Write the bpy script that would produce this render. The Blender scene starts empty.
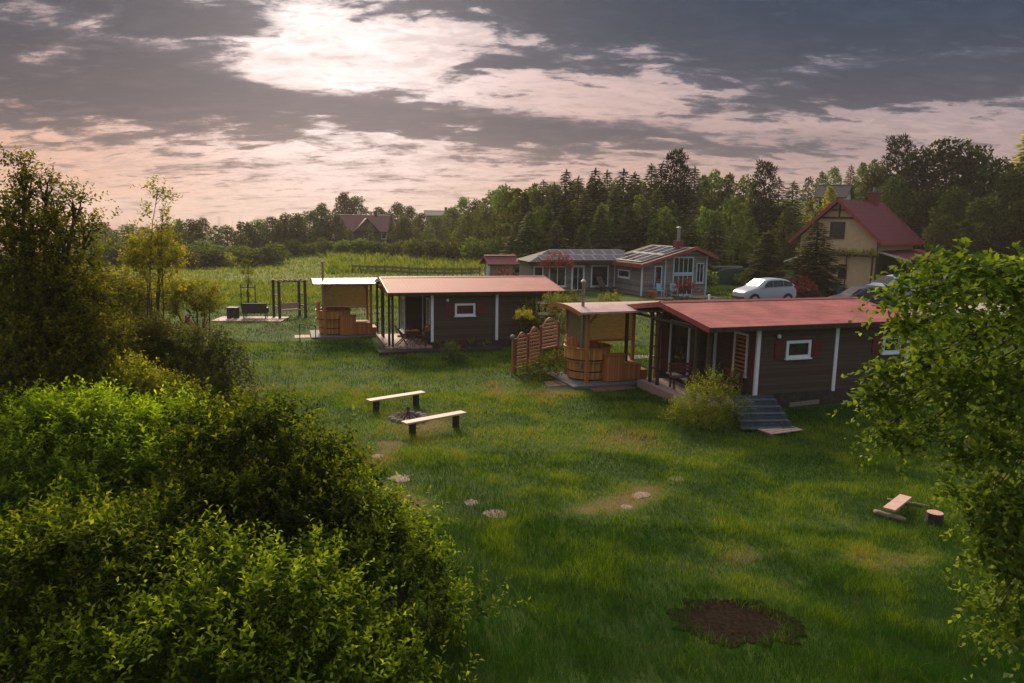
import bpy, math, numpy as np
from mathutils import Vector, Matrix
R = math.radians
C = bpy.context.scene.collection
SUN_E, SUN_ANG, BACK_K, HAZE, EXPO = 5.0, 17.0, 1.55, 0.0003, 0.45
rng = np.random.default_rng(7)
F, PITCH, ROLL, H = 745.0, R(9.17), R(0.92), 6.5

# ------------------------------------------------------------------ camera geometry
cp, sp = math.cos(PITCH), math.sin(PITCH)
FWD = Vector((0, cp, -sp)); UP0 = Vector((0, sp, cp)); RT0 = Vector((1, 0, 0))
cr, sr = math.cos(ROLL), math.sin(ROLL)
RT = RT0 * cr + UP0 * sr; UP = UP0 * cr - RT0 * sr
CAM = Vector((0, 0, H))
def ray(px, py):
    return (FWD + RT * ((px - 512) / F) + UP * ((341.5 - py) / F)).normalized()
def sstep(a, b, x):
    t = np.clip((x - a) / (b - a), 0, 1); return t * t * (3 - 2 * t)
def terr(x, y):
    x = np.asarray(x, float); y = np.asarray(y, float)
    t = x / np.maximum(y, 20)
    z = .18 + .05 * np.sin(x * .55 + 1) * np.cos(y * .4) + .03 * np.sin(x * 1.3 + y * .9)
    z = z + 1.1 * sstep(37, 47, y) * sstep(-.1, .06, t)
    z = z + .32 * np.exp(-((y - 47.5) / 3.6) ** 2) * sstep(8, 14, x)
    z = z + .15 * np.sin(x * .11 + 2) * sstep(45, 70, y)
    z = z - 1.9 * sstep(70, 135, y) * sstep(-.22, -.45, t)
    z = z - .045 * np.maximum(0, y - 138) * sstep(-.15, -.3, t) - .03 * np.maximum(0, y - 200)
    z = z + sstep(62, 190, y) * (2.2 * sstep(-.45, -.2, t) + 10 * sstep(-.1, .45, t))
    return z
def tz(x, y): return float(terr(x, y))
def hit(px, py):
    d = ray(px, py); s = 4.0
    while s < 900:
        p = CAM + d * s
        if p.z < tz(p.x, p.y): break
        s += max(.15, s * .01)
    lo, hi = s - max(.15, s * .01), s
    for _ in range(25):
        m = (lo + hi) / 2; p = CAM + d * m
        if p.z < tz(p.x, p.y): hi = m
        else: lo = m
    p = CAM + d * hi
    return Vector((p.x, p.y, tz(p.x, p.y)))
def at(px, py, D):
    d = ray(px, py); return CAM + d * (D / d.y)

# ------------------------------------------------------------------ mesh helpers
class MB:
    def __init__(s): s.v = []; s.f = []; s.m = []
    def add(s, vs, fs, mi=0):
        n = len(s.v); s.v += [tuple(v) for v in vs]; s.f += [tuple(i + n for i in f) for f in fs]; s.m += [mi] * len(fs)
        return s
    def box(s, x0, x1, y0, y1, z0, z1, mi=0, M=None):
        vs = [Vector((x, y, z)) for z in (z0, z1) for y in (y0, y1) for x in (x0, x1)]
        if M is not None: vs = [M @ v for v in vs]
        return s.add(vs, [(0, 2, 3, 1), (4, 5, 7, 6), (0, 1, 5, 4), (2, 6, 7, 3), (0, 4, 6, 2), (1, 3, 7, 5)], mi)
    def bar(s, p, q, w, h=None, mi=0, up=(0, 0, 1)):
        p = Vector(p); q = Vector(q); h = w if h is None else h
        d = (q - p).normalized(); u = Vector(up)
        if abs(d.dot(u)) > .95: u = Vector((0, 1, 0))
        a = d.cross(u).normalized() * (w / 2); b = a.cross(d).normalized() * (h / 2)
        vs = [e + i * a + j * b for e in (p, q) for (i, j) in ((-1, -1), (1, -1), (1, 1), (-1, 1))]
        return s.add(vs, [(0, 3, 2, 1), (4, 5, 6, 7), (0, 1, 5, 4), (1, 2, 6, 5), (2, 3, 7, 6), (3, 0, 4, 7)], mi)
    def tube(s, pts, rad, n=8, mi=0, cap=True):
        pts = [Vector(p) for p in pts]; rad = rad if hasattr(rad, '__len__') else [rad] * len(pts)
        vs = []; fs = []
        for i, p in enumerate(pts):
            d = (pts[min(i + 1, len(pts) - 1)] - pts[max(i - 1, 0)]).normalized()
            u = Vector((0, 0, 1)) if abs(d.z) < .9 else Vector((1, 0, 0))
            a = d.cross(u).normalized(); b = a.cross(d).normalized()
            vs += [p + (a * math.cos(k * 2 * math.pi / n) + b * math.sin(k * 2 * math.pi / n)) * rad[i] for k in range(n)]
        for i in range(len(pts) - 1):
            for k in range(n):
                k2 = (k + 1) % n; fs.append((i * n + k, i * n + k2, (i + 1) * n + k2, (i + 1) * n + k))
        if cap: fs += [tuple(range(n))[::-1], tuple(range((len(pts) - 1) * n, len(pts) * n))]
        return s.add(vs, fs, mi)
    def lathe(s, prof, n=24, c=(0, 0, 0), mi=0):
        vs = [(c[0] + r * math.cos(k * 2 * math.pi / n), c[1] + r * math.sin(k * 2 * math.pi / n), c[2] + z) for r, z in prof for k in range(n)]
        fs = [(i * n + k, i * n + (k + 1) % n, (i + 1) * n + (k + 1) % n, (i + 1) * n + k) for i in range(len(prof) - 1) for k in range(n)]
        return s.add(vs, fs, mi)
    def prism(s, poly, y0, y1, mi=0, ax='y'):
        n = len(poly)
        if ax == 'y': vs = [(a, y0, b) for a, b in poly] + [(a, y1, b) for a, b in poly]
        elif ax == 'x': vs = [(y0, a, b) for a, b in poly] + [(y1, a, b) for a, b in poly]
        else: vs = [(a, b, y0) for a, b in poly] + [(a, b, y1) for a, b in poly]
        return s.add(vs, [tuple(range(n))[::-1], tuple(range(n, 2 * n))] + [(i, (i + 1) % n, n + (i + 1) % n, n + i) for i in range(n)], mi)
    def build(s, name, mats, parent=None, smooth=False, loc=None, rz=0, bevel=0):
        me = bpy.data.meshes.new(name); me.from_pydata(s.v, [], s.f); 
        mats = mats if isinstance(mats, (list, tuple)) else [mats]
        for m in mats: me.materials.append(m)
        if len(mats) > 1: me.polygons.foreach_set('material_index', s.m)
        if smooth: me.polygons.foreach_set('use_smooth', [True] * len(s.f))
        import bmesh
        b = bmesh.new(); b.from_mesh(me); bmesh.ops.recalc_face_normals(b, faces=b.faces); b.to_mesh(me); b.free()
        o = bpy.data.objects.new(name, me); C.objects.link(o)
        if parent: o.parent = parent
        if loc is not None: o.location = loc
        o.rotation_euler.z = rz
        if bevel:
            md = o.modifiers.new('edge', 'BEVEL'); md.width = bevel; md.segments = 2; md.limit_method = 'ANGLE'
        return o
def npmesh(name, V, Fc, mat, parent=None, col=None, smooth=False):
    V = np.ascontiguousarray(V, np.float32); Fc = np.ascontiguousarray(Fc, np.int32)
    me = bpy.data.meshes.new(name); k = Fc.shape[1]
    me.vertices.add(len(V)); me.vertices.foreach_set('co', V.ravel())
    me.loops.add(Fc.size); me.loops.foreach_set('vertex_index', Fc.ravel())
    me.polygons.add(len(Fc)); me.polygons.foreach_set('loop_start', np.arange(0, Fc.size, k, dtype=np.int32))
    if smooth: me.polygons.foreach_set('use_smooth', np.ones(len(Fc), bool))
    me.update(calc_edges=True)
    if col is not None:
        a = me.attributes.new('tone', 'FLOAT', 'POINT'); a.data.foreach_set('value', np.ascontiguousarray(col, np.float32))
    me.materials.append(mat)
    o = bpy.data.objects.new(name, me); C.objects.link(o)
    if parent: o.parent = parent
    return o
def tag(o, label, cat, group=None):
    o['label'] = label; o['category'] = cat
    if group: o['group'] = group
    elif 'group' in o: del o['group']
    return o
def thing(name, label, cat, loc, rz=0, group=None):
    o = bpy.data.objects.new(name, None); C.objects.link(o); o.empty_display_size = .2
    o.location = loc; o.rotation_euler.z = rz
    return tag(o, label, cat, group)
def copy_tree(o, parent=None):
    c = o.copy(); C.objects.link(c)
    if parent: c.parent = parent
    for ch in list(o.children): copy_tree(ch, c)
    return c
def setting(o): o['kind'] = 'structure'; return o
ORD = 'first second third fourth fifth sixth seventh eighth ninth tenth eleventh twelfth thirteenth fourteenth fifteenth sixteenth seventeenth eighteenth nineteenth twentieth'.split()
ORD += ['twenty-' + w for w in ORD[:9]] + ['thirtieth'] + ['thirty-' + w for w in ORD[:9]]

# ------------------------------------------------------------------ materials
class NT:
    def __init__(s, tree): s.t = tree; s.n = tree.nodes; s.l = tree.links
    def new(s, typ, **kw):
        n = s.n.new(typ)
        for k, v in kw.items(): setattr(n, k, v)
        return n
    def put(s, sock, v):
        if hasattr(v, 'is_output') or hasattr(v, 'links'): s.l.new(v, sock)
        else: sock.default_value = v
    def math(s, op, a, b=0.0, c=None, clamp=False):
        n = s.new('ShaderNodeMath', operation=op); n.use_clamp = clamp
        s.put(n.inputs[0], a); s.put(n.inputs[1], b)
        if c is not None: s.put(n.inputs[2], c)
        return n.outputs[0]
    def mix(s, f, a, b, mode='MIX'):
        n = s.new('ShaderNodeMix', data_type='RGBA', blend_type=mode)
        s.put(n.inputs[0], f)
        for sock, v in ((n.inputs[6], a), (n.inputs[7], b)):
            s.put(sock, v if hasattr(v, 'is_output') else (tuple(v) + (1,))[:4])
        return n.outputs[2]
    def noise(s, vec, scale, detail=4, rough=.55, dist=0.0):
        n = s.new('ShaderNodeTexNoise'); n.inputs['Scale'].default_value = scale; n.inputs['Detail'].default_value = detail
        n.inputs['Roughness'].default_value = rough; n.inputs['Distortion'].default_value = dist
        if vec is not None: s.l.new(vec, n.inputs['Vector'])
        return n.outputs['Fac']
    def smooth(s, x, a, b):
        n = s.new('ShaderNodeMapRange', interpolation_type='SMOOTHSTEP')
        s.put(n.inputs[0], x); n.inputs[1].default_value = a; n.inputs[2].default_value = b
        return n.outputs[0]
    def scale(s, vec, sc):
        n = s.new('ShaderNodeMapping'); s.l.new(vec, n.inputs['Vector']); n.inputs['Scale'].default_value = sc
        return n.outputs[0]
def newmat(name):
    m = bpy.data.materials.new(name); m.use_nodes = True; nt = NT(m.node_tree)
    return m, nt, m.node_tree.nodes['Principled BSDF']
def mat(name, col, rough=.7, var=.25, sc=6.0, metal=0, spec=.4, bump=0.0, stretch=(1, 1, 1), col2=None, fine=40):
    m, nt, b = newmat(name)
    oc = nt.new('ShaderNodeTexCoord').outputs['Object']; v = nt.scale(oc, stretch)
    n1 = nt.noise(v, sc, 6, .6); n2 = nt.noise(v, fine, 3, .6)
    f = nt.math('ADD', nt.math('MULTIPLY', n1, .7), nt.math('MULTIPLY', n2, .3))
    f = nt.smooth(f, .32, .68)
    lo = tuple(c * (1 - var) for c in col); hi = col2 or tuple(min(1, c * (1 + var)) for c in col)
    nt.l.new(nt.mix(f, lo, hi), b.inputs['Base Color'])
    b.inputs['Metallic'].default_value = metal; b.inputs['Specular IOR Level'].default_value = spec
    nt.l.new(nt.math('ADD', rough - .1, nt.math('MULTIPLY', n2, .2)), b.inputs['Roughness'])
    if bump:
        bp = nt.new('ShaderNodeBump'); bp.inputs['Strength'].default_value = bump; bp.inputs['Distance'].default_value = .02
        nt.l.new(f, bp.inputs['Height']); nt.l.new(bp.outputs[0], b.inputs['Normal'])
    return m
def boards(name, col, axis='z', pitch=.14, rough=.75, var=.3, grain=(1, 1, 1), gap=.1, spec=.3):
    """wood cladding: boards of the given pitch along an object axis, each with its own tone, with dark grooves"""
    m, nt, b = newmat(name)
    oc = nt.new('ShaderNodeTexCoord').outputs['Object']
    sx = nt.new('ShaderNodeSeparateXYZ'); nt.l.new(oc, sx.inputs[0])
    if axis == 'xy': c = nt.math('ADD', sx.outputs[0], nt.math('MULTIPLY', sx.outputs[1], 1.07))
    elif axis == 'a': c = nt.math('MULTIPLY', nt.math('ARCTAN2', sx.outputs[1], sx.outputs[0]), .9)
    else: c = sx.outputs['xyz'.index(axis)]
    q = nt.math('DIVIDE', c, pitch); fl = nt.math('FLOOR', q); fr = nt.math('FRACT', q)
    wn = nt.new('ShaderNodeTexWhiteNoise', noise_dimensions='1D'); nt.l.new(fl, wn.inputs['W'])
    n1 = nt.noise(nt.scale(oc, grain), 9, 6, .65); n2 = nt.noise(oc, 1.3, 3, .6)
    f = nt.math('ADD', nt.math('MULTIPLY', wn.outputs['Value'], .45), nt.math('ADD', nt.math('MULTIPLY', n1, .4), nt.math('MULTIPLY', n2, .35)))
    f = nt.smooth(f, .25, .95)
    c1 = nt.mix(f, tuple(x * (1 - var) for x in col), tuple(min(1, x * (1 + var)) for x in col))
    g = nt.math('LESS_THAN', fr, gap)
    c2 = nt.mix(nt.math('MULTIPLY', g, .75), c1, tuple(x * .25 for x in col))
    nt.l.new(c2, b.inputs['Base Color']); b.inputs['Roughness'].default_value = rough; b.inputs['Specular IOR Level'].default_value = spec
    bp = nt.new('ShaderNodeBump'); bp.inputs['Strength'].default_value = .7; bp.inputs['Distance'].default_value = .012
    hgt = nt.math('SUBTRACT', nt.math('ADD', nt.math('MULTIPLY', fr, -.5), nt.math('MULTIPLY', n1, .3)), g)
    nt.l.new(hgt, bp.inputs['Height']); nt.l.new(bp.outputs[0], b.inputs['Normal'])
    return m
def roofmat(name, col, axu='x', axv='y', pu=.19, pv=.35, rough=.42):
    """pressed metal tile sheet: rounded ribs along the slope and a step every row"""
    m, nt, b = newmat(name)
    oc = nt.new('ShaderNodeTexCoord').outputs['Object']
    sx = nt.new('ShaderNodeSeparateXYZ'); nt.l.new(oc, sx.inputs[0])
    u = nt.math('DIVIDE', sx.outputs['xyz'.index(axu)], pu); v = nt.math('DIVIDE', sx.outputs['xyz'.index(axv)], pv)
    su = nt.math('ABSOLUTE', nt.math('SINE', nt.math('MULTIPLY', u, math.pi))); fv = nt.math('FRACT', v)
    hgt = nt.math('ADD', nt.math('MULTIPLY', su, .5), nt.math('MULTIPLY', fv, .5))
    n1 = nt.noise(oc, 1.1, 6, .65); n2 = nt.noise(oc, 30, 3)
    f = nt.smooth(nt.math('ADD', nt.math('MULTIPLY', n1, .75), nt.math('MULTIPLY', n2, .25)), .3, .7)
    c = nt.mix(f, tuple(x * .62 for x in col), tuple(min(1, x * 1.25) for x in col))
    c = nt.mix(nt.math('MULTIPLY', nt.math('LESS_THAN', fv, .09), .5), c, tuple(x * .35 for x in col))
    nt.l.new(c, b.inputs['Base Color'])
    nt.l.new(nt.math('ADD', rough, nt.math('MULTIPLY', n1, .15)), b.inputs['Roughness']); b.inputs['Specular IOR Level'].default_value = .12
    bp = nt.new('ShaderNodeBump'); bp.inputs['Strength'].default_value = .3; bp.inputs['Distance'].default_value = .02
    nt.l.new(hgt, bp.inputs['Height']); nt.l.new(bp.outputs[0], b.inputs['Normal'])
    return m
def leafmat(name, dark, light, trans=.4, gloss=.04, hue=.12, tcol=1.0, straw=None):
    """leaf: colour by each leaf's own age ('tone'), light passes through the blade"""
    m = bpy.data.materials.new(name); m.use_nodes = True; nt = NT(m.node_tree)
    for n in list(nt.n): nt.n.remove(n)
    out = nt.new('ShaderNodeOutputMaterial')
    at_ = nt.new('ShaderNodeAttribute', attribute_name='tone')
    oi = nt.new('ShaderNodeObjectInfo')
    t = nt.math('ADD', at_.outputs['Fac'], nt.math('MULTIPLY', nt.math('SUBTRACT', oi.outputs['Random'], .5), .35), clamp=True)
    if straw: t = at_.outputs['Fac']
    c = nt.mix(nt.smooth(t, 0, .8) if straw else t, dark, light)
    if straw: c = nt.mix(nt.smooth(t, .62, .95), c, straw)
    hs = nt.new('ShaderNodeHueSaturation'); nt.l.new(c, hs.inputs['Color'])
    nt.l.new(nt.math('ADD', .5 - hue * .25, nt.math('MULTIPLY', oi.outputs['Random'], hue * .5)), hs.inputs['Hue'])
    nt.l.new(nt.math('ADD', .68, nt.math('MULTIPLY', oi.outputs['Random'], .70)), hs.inputs['Value'])
    d = nt.new('ShaderNodeBsdfDiffuse'); nt.l.new(hs.outputs[0], d.inputs['Color'])
    tr = nt.new('ShaderNodeBsdfTranslucent')
    tc = nt.mix(1.0, hs.outputs[0], (1.25 * tcol, 1.2 * tcol, .45 * tcol), 'MULTIPLY'); nt.l.new(tc, tr.inputs['Color'])
    ms = nt.new('ShaderNodeMixShader'); ms.inputs[0].default_value = trans
    nt.l.new(d.outputs[0], ms.inputs[1]); nt.l.new(tr.outputs[0], ms.inputs[2])
    g = nt.new('ShaderNodeBsdfGlossy'); g.inputs['Roughness'].default_value = .45; g.inputs['Color'].default_value = (.8, .85, .9, 1)
    m2 = nt.new('ShaderNodeMixShader'); m2.inputs[0].default_value = gloss * .35
    nt.l.new(ms.outputs[0], m2.inputs[1]); nt.l.new(g.outputs[0], m2.inputs[2]); nt.l.new(m2.outputs[0], out.inputs['Surface'])
    return m
def glassmat(name, col=(.012, .016, .02), rough=.06, spec=.6):
    m, nt, b = newmat(name)
    oc = nt.new('ShaderNodeTexCoord').outputs['Object']; n = nt.noise(oc, 1.7, 3)
    nt.l.new(nt.mix(n, tuple(c * .5 for c in col), tuple(c * 1.8 for c in col)), b.inputs['Base Color'])
    b.inputs['Roughness'].default_value = rough; b.inputs['Specular IOR Level'].default_value = spec
    return m

M = dict(
 clad=boards('brown_cladding', (.066, .046, .032), 'z', .145, var=.2, grain=(.6, .6, 8)),
 plinth=mat('dark_plinth', (.035, .028, .024), .9, .4, 5, bump=.3),
 roof=roofmat('red_roof_sheet', (.30, .095, .09), rough=.62),
 roofedge=mat('red_roof_trim', (.27, .05, .045), .5, .25, 4),
 roofy=roofmat('dark_red_roof_tile', (.135, .02, .03), 'y', 'x', .22, .4),
 under=boards('brown_roof_boards', (.05, .03, .02), 'x', .12),
 white=mat('white_paint', (.66, .70, .75), .55, .08, 7),
 bluewhite=mat('pale_blue_paint', (.38, .52, .60), .55, .12, 7),
 red=mat('red_paint', (.10, .016, .015), .6, .25, 9),
 glass=glassmat('window_glass'),
 postw=mat('dark_post_wood', (.05, .03, .02), .75, .35, 8, stretch=(6, 6, .8)),
 orange=boards('orange_planks', (.40, .15, .045), 'xy', .115, grain=(7, 7, .6)),
 tub=boards('larch_staves', (.50, .23, .065), 'a', .1, grain=(7, 7, .6), gap=.07),
 larch=mat('orange_timber', (.36, .13, .04), .65, .3, 7, stretch=(5, 5, .8)),
 fencew=mat('pinkish_fence_slat', (.36, .165, .09), .75, .3, 8, stretch=(.8, 8, 8)),
 palewood=boards('weathered_board', (.42, .28, .21), 'y', .14, grain=(1, 8, 8), gap=.05),
 benchw=mat('pale_bench_board', (.46, .30, .235), .7, .22, 6, stretch=(.7, 9, 9)),
 stepw=boards('brown_deck_board', (.20, .10, .065), 'x', .13, grain=(8, .7, 8)),
 stump=mat('dark_log', (.03, .024, .02), .9, .45, 9, bump=.5),
 log=mat('grey_log', (.17, .14, .10), .85, .35, 9, stretch=(1, 6, 6), bump=.3),
 logend=mat('cut_log_end', (.42, .25, .17), .8, .25, 20),
 rail=mat('brown_rail', (.16, .125, .07), .85, .3, 6),
 alu=mat('panel_frame', (.30, .29, .28), .55, .1, 9),
 slab=mat('concrete_slab', (.13, .125, .12), .85, .2, 4, bump=.2),
 paver=boards('pink_paving', (.36, .24, .20), 'x', .22, gap=.06),
 tubroof=mat('pale_metal_sheet', (.46, .32, .28), .32, .2, 2.5, spec=.6),
 bamboo=None,
 hoop=mat('dark_hoop', (.04, .035, .03), .45, .2, 6, metal=.8),
 steel=mat('steel_pipe', (.32, .30, .29), .38, .2, 9, metal=.9),
 grey=boards('grey_cladding', (.19, .175, .155), 'z', .16, grain=(.6, .6, 8)),
 panel=None,
 cream=mat('cream_render', (.56, .40, .25), .85, .1, 3, bump=.1),
 brick=mat('red_brick', (.17, .035, .03), .8, .3, 14),
 soil=mat('bare_soil', (.017, .011, .007), .95, .75, 14, bump=1.0, spec=.03),
 bedsoil=mat('flower_bed_soil', (.035, .022, .016), .95, .45, 8, bump=.6),
 stone=mat('pale_stone', (.17, .115, .09), .85, .28, 9, bump=.4),
 ash=mat('grey_ash_stone', (.12, .11, .105), .9, .4, 9, bump=.5),
 char=mat('charred_log', (.03, .025, .022), .85, .5, 12),
 bark=mat('bark', (.06, .045, .032), .9, .4, 12, stretch=(4, 4, 1), bump=.4),
 teal=mat('teal_plastic', (.22, .40, .45), .5, .1, 6),
 pot=mat('orange_pot', (.50, .17, .05), .7, .2, 8),
 rattan=mat('dark_rattan', (.035, .028, .026), .7, .35, 40),
 bluegrey=boards('blue_grey_planks', (.05, .068, .085), 'x', .12, grain=(.6, 8, 8), gap=.04),
 tarp=mat('dark_green_tarp', (.02, .045, .03), .5, .3, 5, bump=.4),
 greytarp=mat('light_grey_cover', (.42, .46, .52), .6, .15, 5),
 rust=mat('red_brown_wood', (.14, .045, .03), .8, .35, 9),
 carwhite=mat('silver_white_paint', (.30, .35, .41), .3, .04, 3, spec=.6),
 carblue=mat('dark_blue_paint', (.014, .024, .05), .3, .1, 3, spec=.35),
 carglass=glassmat('car_glass', (.015, .02, .025), .12, .25),
 tyre=mat('tyre_rubber', (.015, .015, .016), .85, .2, 20),
 rim=mat('wheel_rim', (.4, .41, .42), .35, .1, 9, metal=.7),
 lampred=mat('red_lamp', (.25, .01, .012), .2, .1, 9),
 lampclear=mat('clear_lamp', (.5, .52, .54), .15, .1, 9),
 bumper=mat('black_plastic', (.02, .02, .022), .6, .2, 20),
 gravel=mat('grey_gravel', (.30, .26, .235), .95, .3, 2.0, bump=.4, fine=60),
 slate=mat('grey_slate', (.055, .050, .049), .85, .2, 8, spec=.2),
 brownroof=mat('brown_tile', (.13, .05, .045), .7, .25, 6),
 brownwall=mat('brown_wall', (.12, .075, .055), .85, .2, 5),
 palewall=mat('pale_wall', (.5, .48, .46), .85, .1, 5),
)
def bamboo():
    m = bpy.data.materials.new('bamboo_screen'); m.use_nodes = True; nt = NT(m.node_tree)
    for n in list(nt.n): nt.n.remove(n)
    out = nt.new('ShaderNodeOutputMaterial'); oc = nt.new('ShaderNodeTexCoord').outputs['Object']
    n = nt.noise(nt.scale(oc, (3, 3, 90)), 1.5, 4, .6)
    c = nt.mix(nt.smooth(n, .3, .7), (.20, .17, .085), (.44, .38, .22))
    d = nt.new('ShaderNodeBsdfDiffuse'); nt.l.new(c, d.inputs[0]); t = nt.new('ShaderNodeBsdfTranslucent'); nt.l.new(c, t.inputs[0])
    ms = nt.new('ShaderNodeMixShader'); ms.inputs[0].default_value = .45
    nt.l.new(d.outputs[0], ms.inputs[1]); nt.l.new(t.outputs[0], ms.inputs[2]); nt.l.new(ms.outputs[0], out.inputs[0])
    return m
M['bamboo'] = bamboo()
def panelmat():
    m, nt, b = newmat('solar_cells'); oc = nt.new('ShaderNodeTexCoord').outputs['Object']
    br = nt.new('ShaderNodeTexBrick'); nt.l.new(oc, br.inputs['Vector']); br.offset = 0
    br.inputs['Scale'].default_value = 6; br.inputs['Mortar Size'].default_value = .012; br.inputs['Brick Width'].default_value = 1; br.inputs['Row Height'].default_value = 1
    br.inputs['Color1'].default_value = (.012, .014, .02, 1); br.inputs['Color2'].default_value = (.016, .018, .026, 1); br.inputs['Mortar'].default_value = (.1, .1, .11, 1)
    nt.l.new(br.outputs[0], b.inputs['Base Color']); b.inputs['Roughness'].default_value = .12; b.inputs['Specular IOR Level'].default_value = .7
    return m
M['panel'] = panelmat()
L = dict(
 shrub=leafmat('shrub_leaf', (.026, .055, .004), (.36, .47, .018), .5, .004, .05),
 treeA=leafmat('dark_tree_leaf', (.040, .062, .006), (.46, .43, .024), .52, .012, .06),
 dwood=leafmat('dark_wood_leaf', (.014, .026, .007), (.075, .085, .014), .3, .01, .12),  # darker leaf colour for the wood behind the yellow house
 yellow=leafmat('yellow_green_leaf', (.09, .10, .012), (.34, .28, .028), .45, .012, .04),
 birch=leafmat('broad_leaf', (.040, .075, .010), (.28, .33, .03), .45, .02, .05),
 wood=leafmat('woodland_leaf', (.040, .070, .012), (.21, .235, .032), .35, .02, .16),
 spruce=leafmat('spruce_needle', (.050, .068, .024), (.20, .20, .07), .2, .02, .14),
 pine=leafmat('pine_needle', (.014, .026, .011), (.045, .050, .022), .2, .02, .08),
 redleaf=leafmat('red_leaf', (.085, .012, .012), (.26, .035, .03), .4, .03, .03),
 brown=leafmat('bronze_leaf', (.06, .045, .010), (.28, .20, .025), .4, .03, .04),
 sparse=leafmat('garden_shrub_leaf', (.05, .08, .012), (.33, .32, .03), .4, .03, .06),
)

# ------------------------------------------------------------------ ground
LAWN_X = np.concatenate([np.linspace(-900, -120, 14)[:-1], np.linspace(-120, -32, 40)[:-1], np.linspace(-32, 34, 265)[:-1], np.linspace(34, 120, 40)[:-1], np.linspace(120, 900, 14)])
LAWN_Y = np.concatenate([np.linspace(-60, 3, 8)[:-1], np.linspace(3, 62, 237)[:-1], np.linspace(62, 200, 70)[:-1], np.linspace(200, 1500, 24)])
def fbm(x, y, s, seed=0, octv=4):
    r = np.random.default_rng(seed); o = 0; a = 1; tot = 0
    for k in range(octv):
        for j in range(3):
            th = r.uniform(0, 6.28); ph = r.uniform(0, 6.28); f = s * 2 ** k * r.uniform(.7, 1.3)
            o = o + a * np.sin((x * math.cos(th) + y * math.sin(th)) * f + ph + 1.3 * np.sin((x * math.sin(th) - y * math.cos(th)) * f * .6 + ph * 2)); tot += a
        a *= .6
    return o / tot * 1.6
soil_c = hit(737, 622)
def worn(x, y):
    """0 = healthy grass, 1 = trodden, sandy turf: the old ring, around the fire and along the step"""
    r = np.hypot(x - .25, (y - 19.4))
    w = .75 * np.exp(-((r - 3.9) / .55) ** 2) * np.clip(.6 + 1.3 * fbm(x, y, 1.1, 3), 0, 1.2) * (y < 20.6)
    w = np.maximum(w, .7 * np.exp(-((x + 2.6) ** 2 + (y - 22.6) ** 2) / 1.6))
    w = np.maximum(w, .6 * np.exp(-((x - 1.6) ** 2 + (y - 27.2) ** 2) / .7))
    w = np.maximum(w, .32 * np.clip(fbm(x, y, .8, 5) - .33, 0, 1) * 2.8)
    return np.clip(w, 0, 1)
def soilmask(x, y):
    return np.clip(1.25 - np.hypot((x - soil_c.x) / .72, (y - soil_c.y) / .62) + .55 * fbm(x, y, 2.6, 9), 0, 1)
gx, gy = np.meshgrid(LAWN_X, LAWN_Y)
gz = terr(gx, gy)
nx, ny = len(LAWN_X), len(LAWN_Y)
idx = np.arange(nx * ny).reshape(ny, nx)
GF = np.stack([idx[:-1, :-1], idx[:-1, 1:], idx[1:, 1:], idx[1:, :-1]], -1).reshape(-1, 4)
def groundmat():
    m, nt, b = newmat('grass_ground'); oc = nt.new('ShaderNodeTexCoord').outputs['Object']
    w = nt.new('ShaderNodeAttribute', attribute_name='tone').outputs['Fac']
    sx = nt.new('ShaderNodeSeparateXYZ'); nt.l.new(oc, sx.inputs[0])
    n1 = nt.noise(oc, .35, 5, .6); n2 = nt.noise(oc, 3.0, 5, .65); n3 = nt.noise(oc, 28, 4, .7)
    g = nt.mix(nt.smooth(n1, .35, .65), (.018, .048, .003), (.052, .095, .006))
    g = nt.mix(nt.math('MULTIPLY', nt.smooth(n2, .45, .75), .6), g, (.060, .078, .014))
    g = nt.mix(nt.math('MULTIPLY', nt.smooth(n3, .4, .75), .5), g, (.022, .040, .008))
    far = nt.smooth(sx.outputs[1], 46, 75)
    g = nt.mix(nt.math('MULTIPLY', far, .8), g, nt.mix(nt.smooth(nt.noise(nt.scale(oc, (.25, 1, 1)), .16, 6, .65), .35, .65), (.055, .10, .012), (.13, .15, .03)))
    ww = nt.smooth(nt.math('ADD', w, nt.math('MULTIPLY', nt.math('SUBTRACT', n2, .5), .7)), .3, .75)
    g = nt.mix(nt.math('MULTIPLY', ww, .65), g, nt.mix(n3, (.11, .075, .035), (.21, .125, .065)))
    nt.l.new(g, b.inputs['Base Color']); b.inputs['Roughness'].default_value = .95; b.inputs['Specular IOR Level'].default_value = .15
    bp = nt.new('ShaderNodeBump'); bp.inputs['Strength'].default_value = .8; bp.inputs['Distance'].default_value = .06
    nt.l.new(nt.math('ADD', n3, nt.math('MULTIPLY', n2, .6)), bp.inputs['Height']); nt.l.new(bp.outputs[0], b.inputs['Normal'])
    return m
setting(npmesh('ground', np.stack([gx, gy, gz], -1).reshape(-1, 3), GF, groundmat(), None, worn(gx, gy).ravel() * (gy.ravel() < 60), True))

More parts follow.
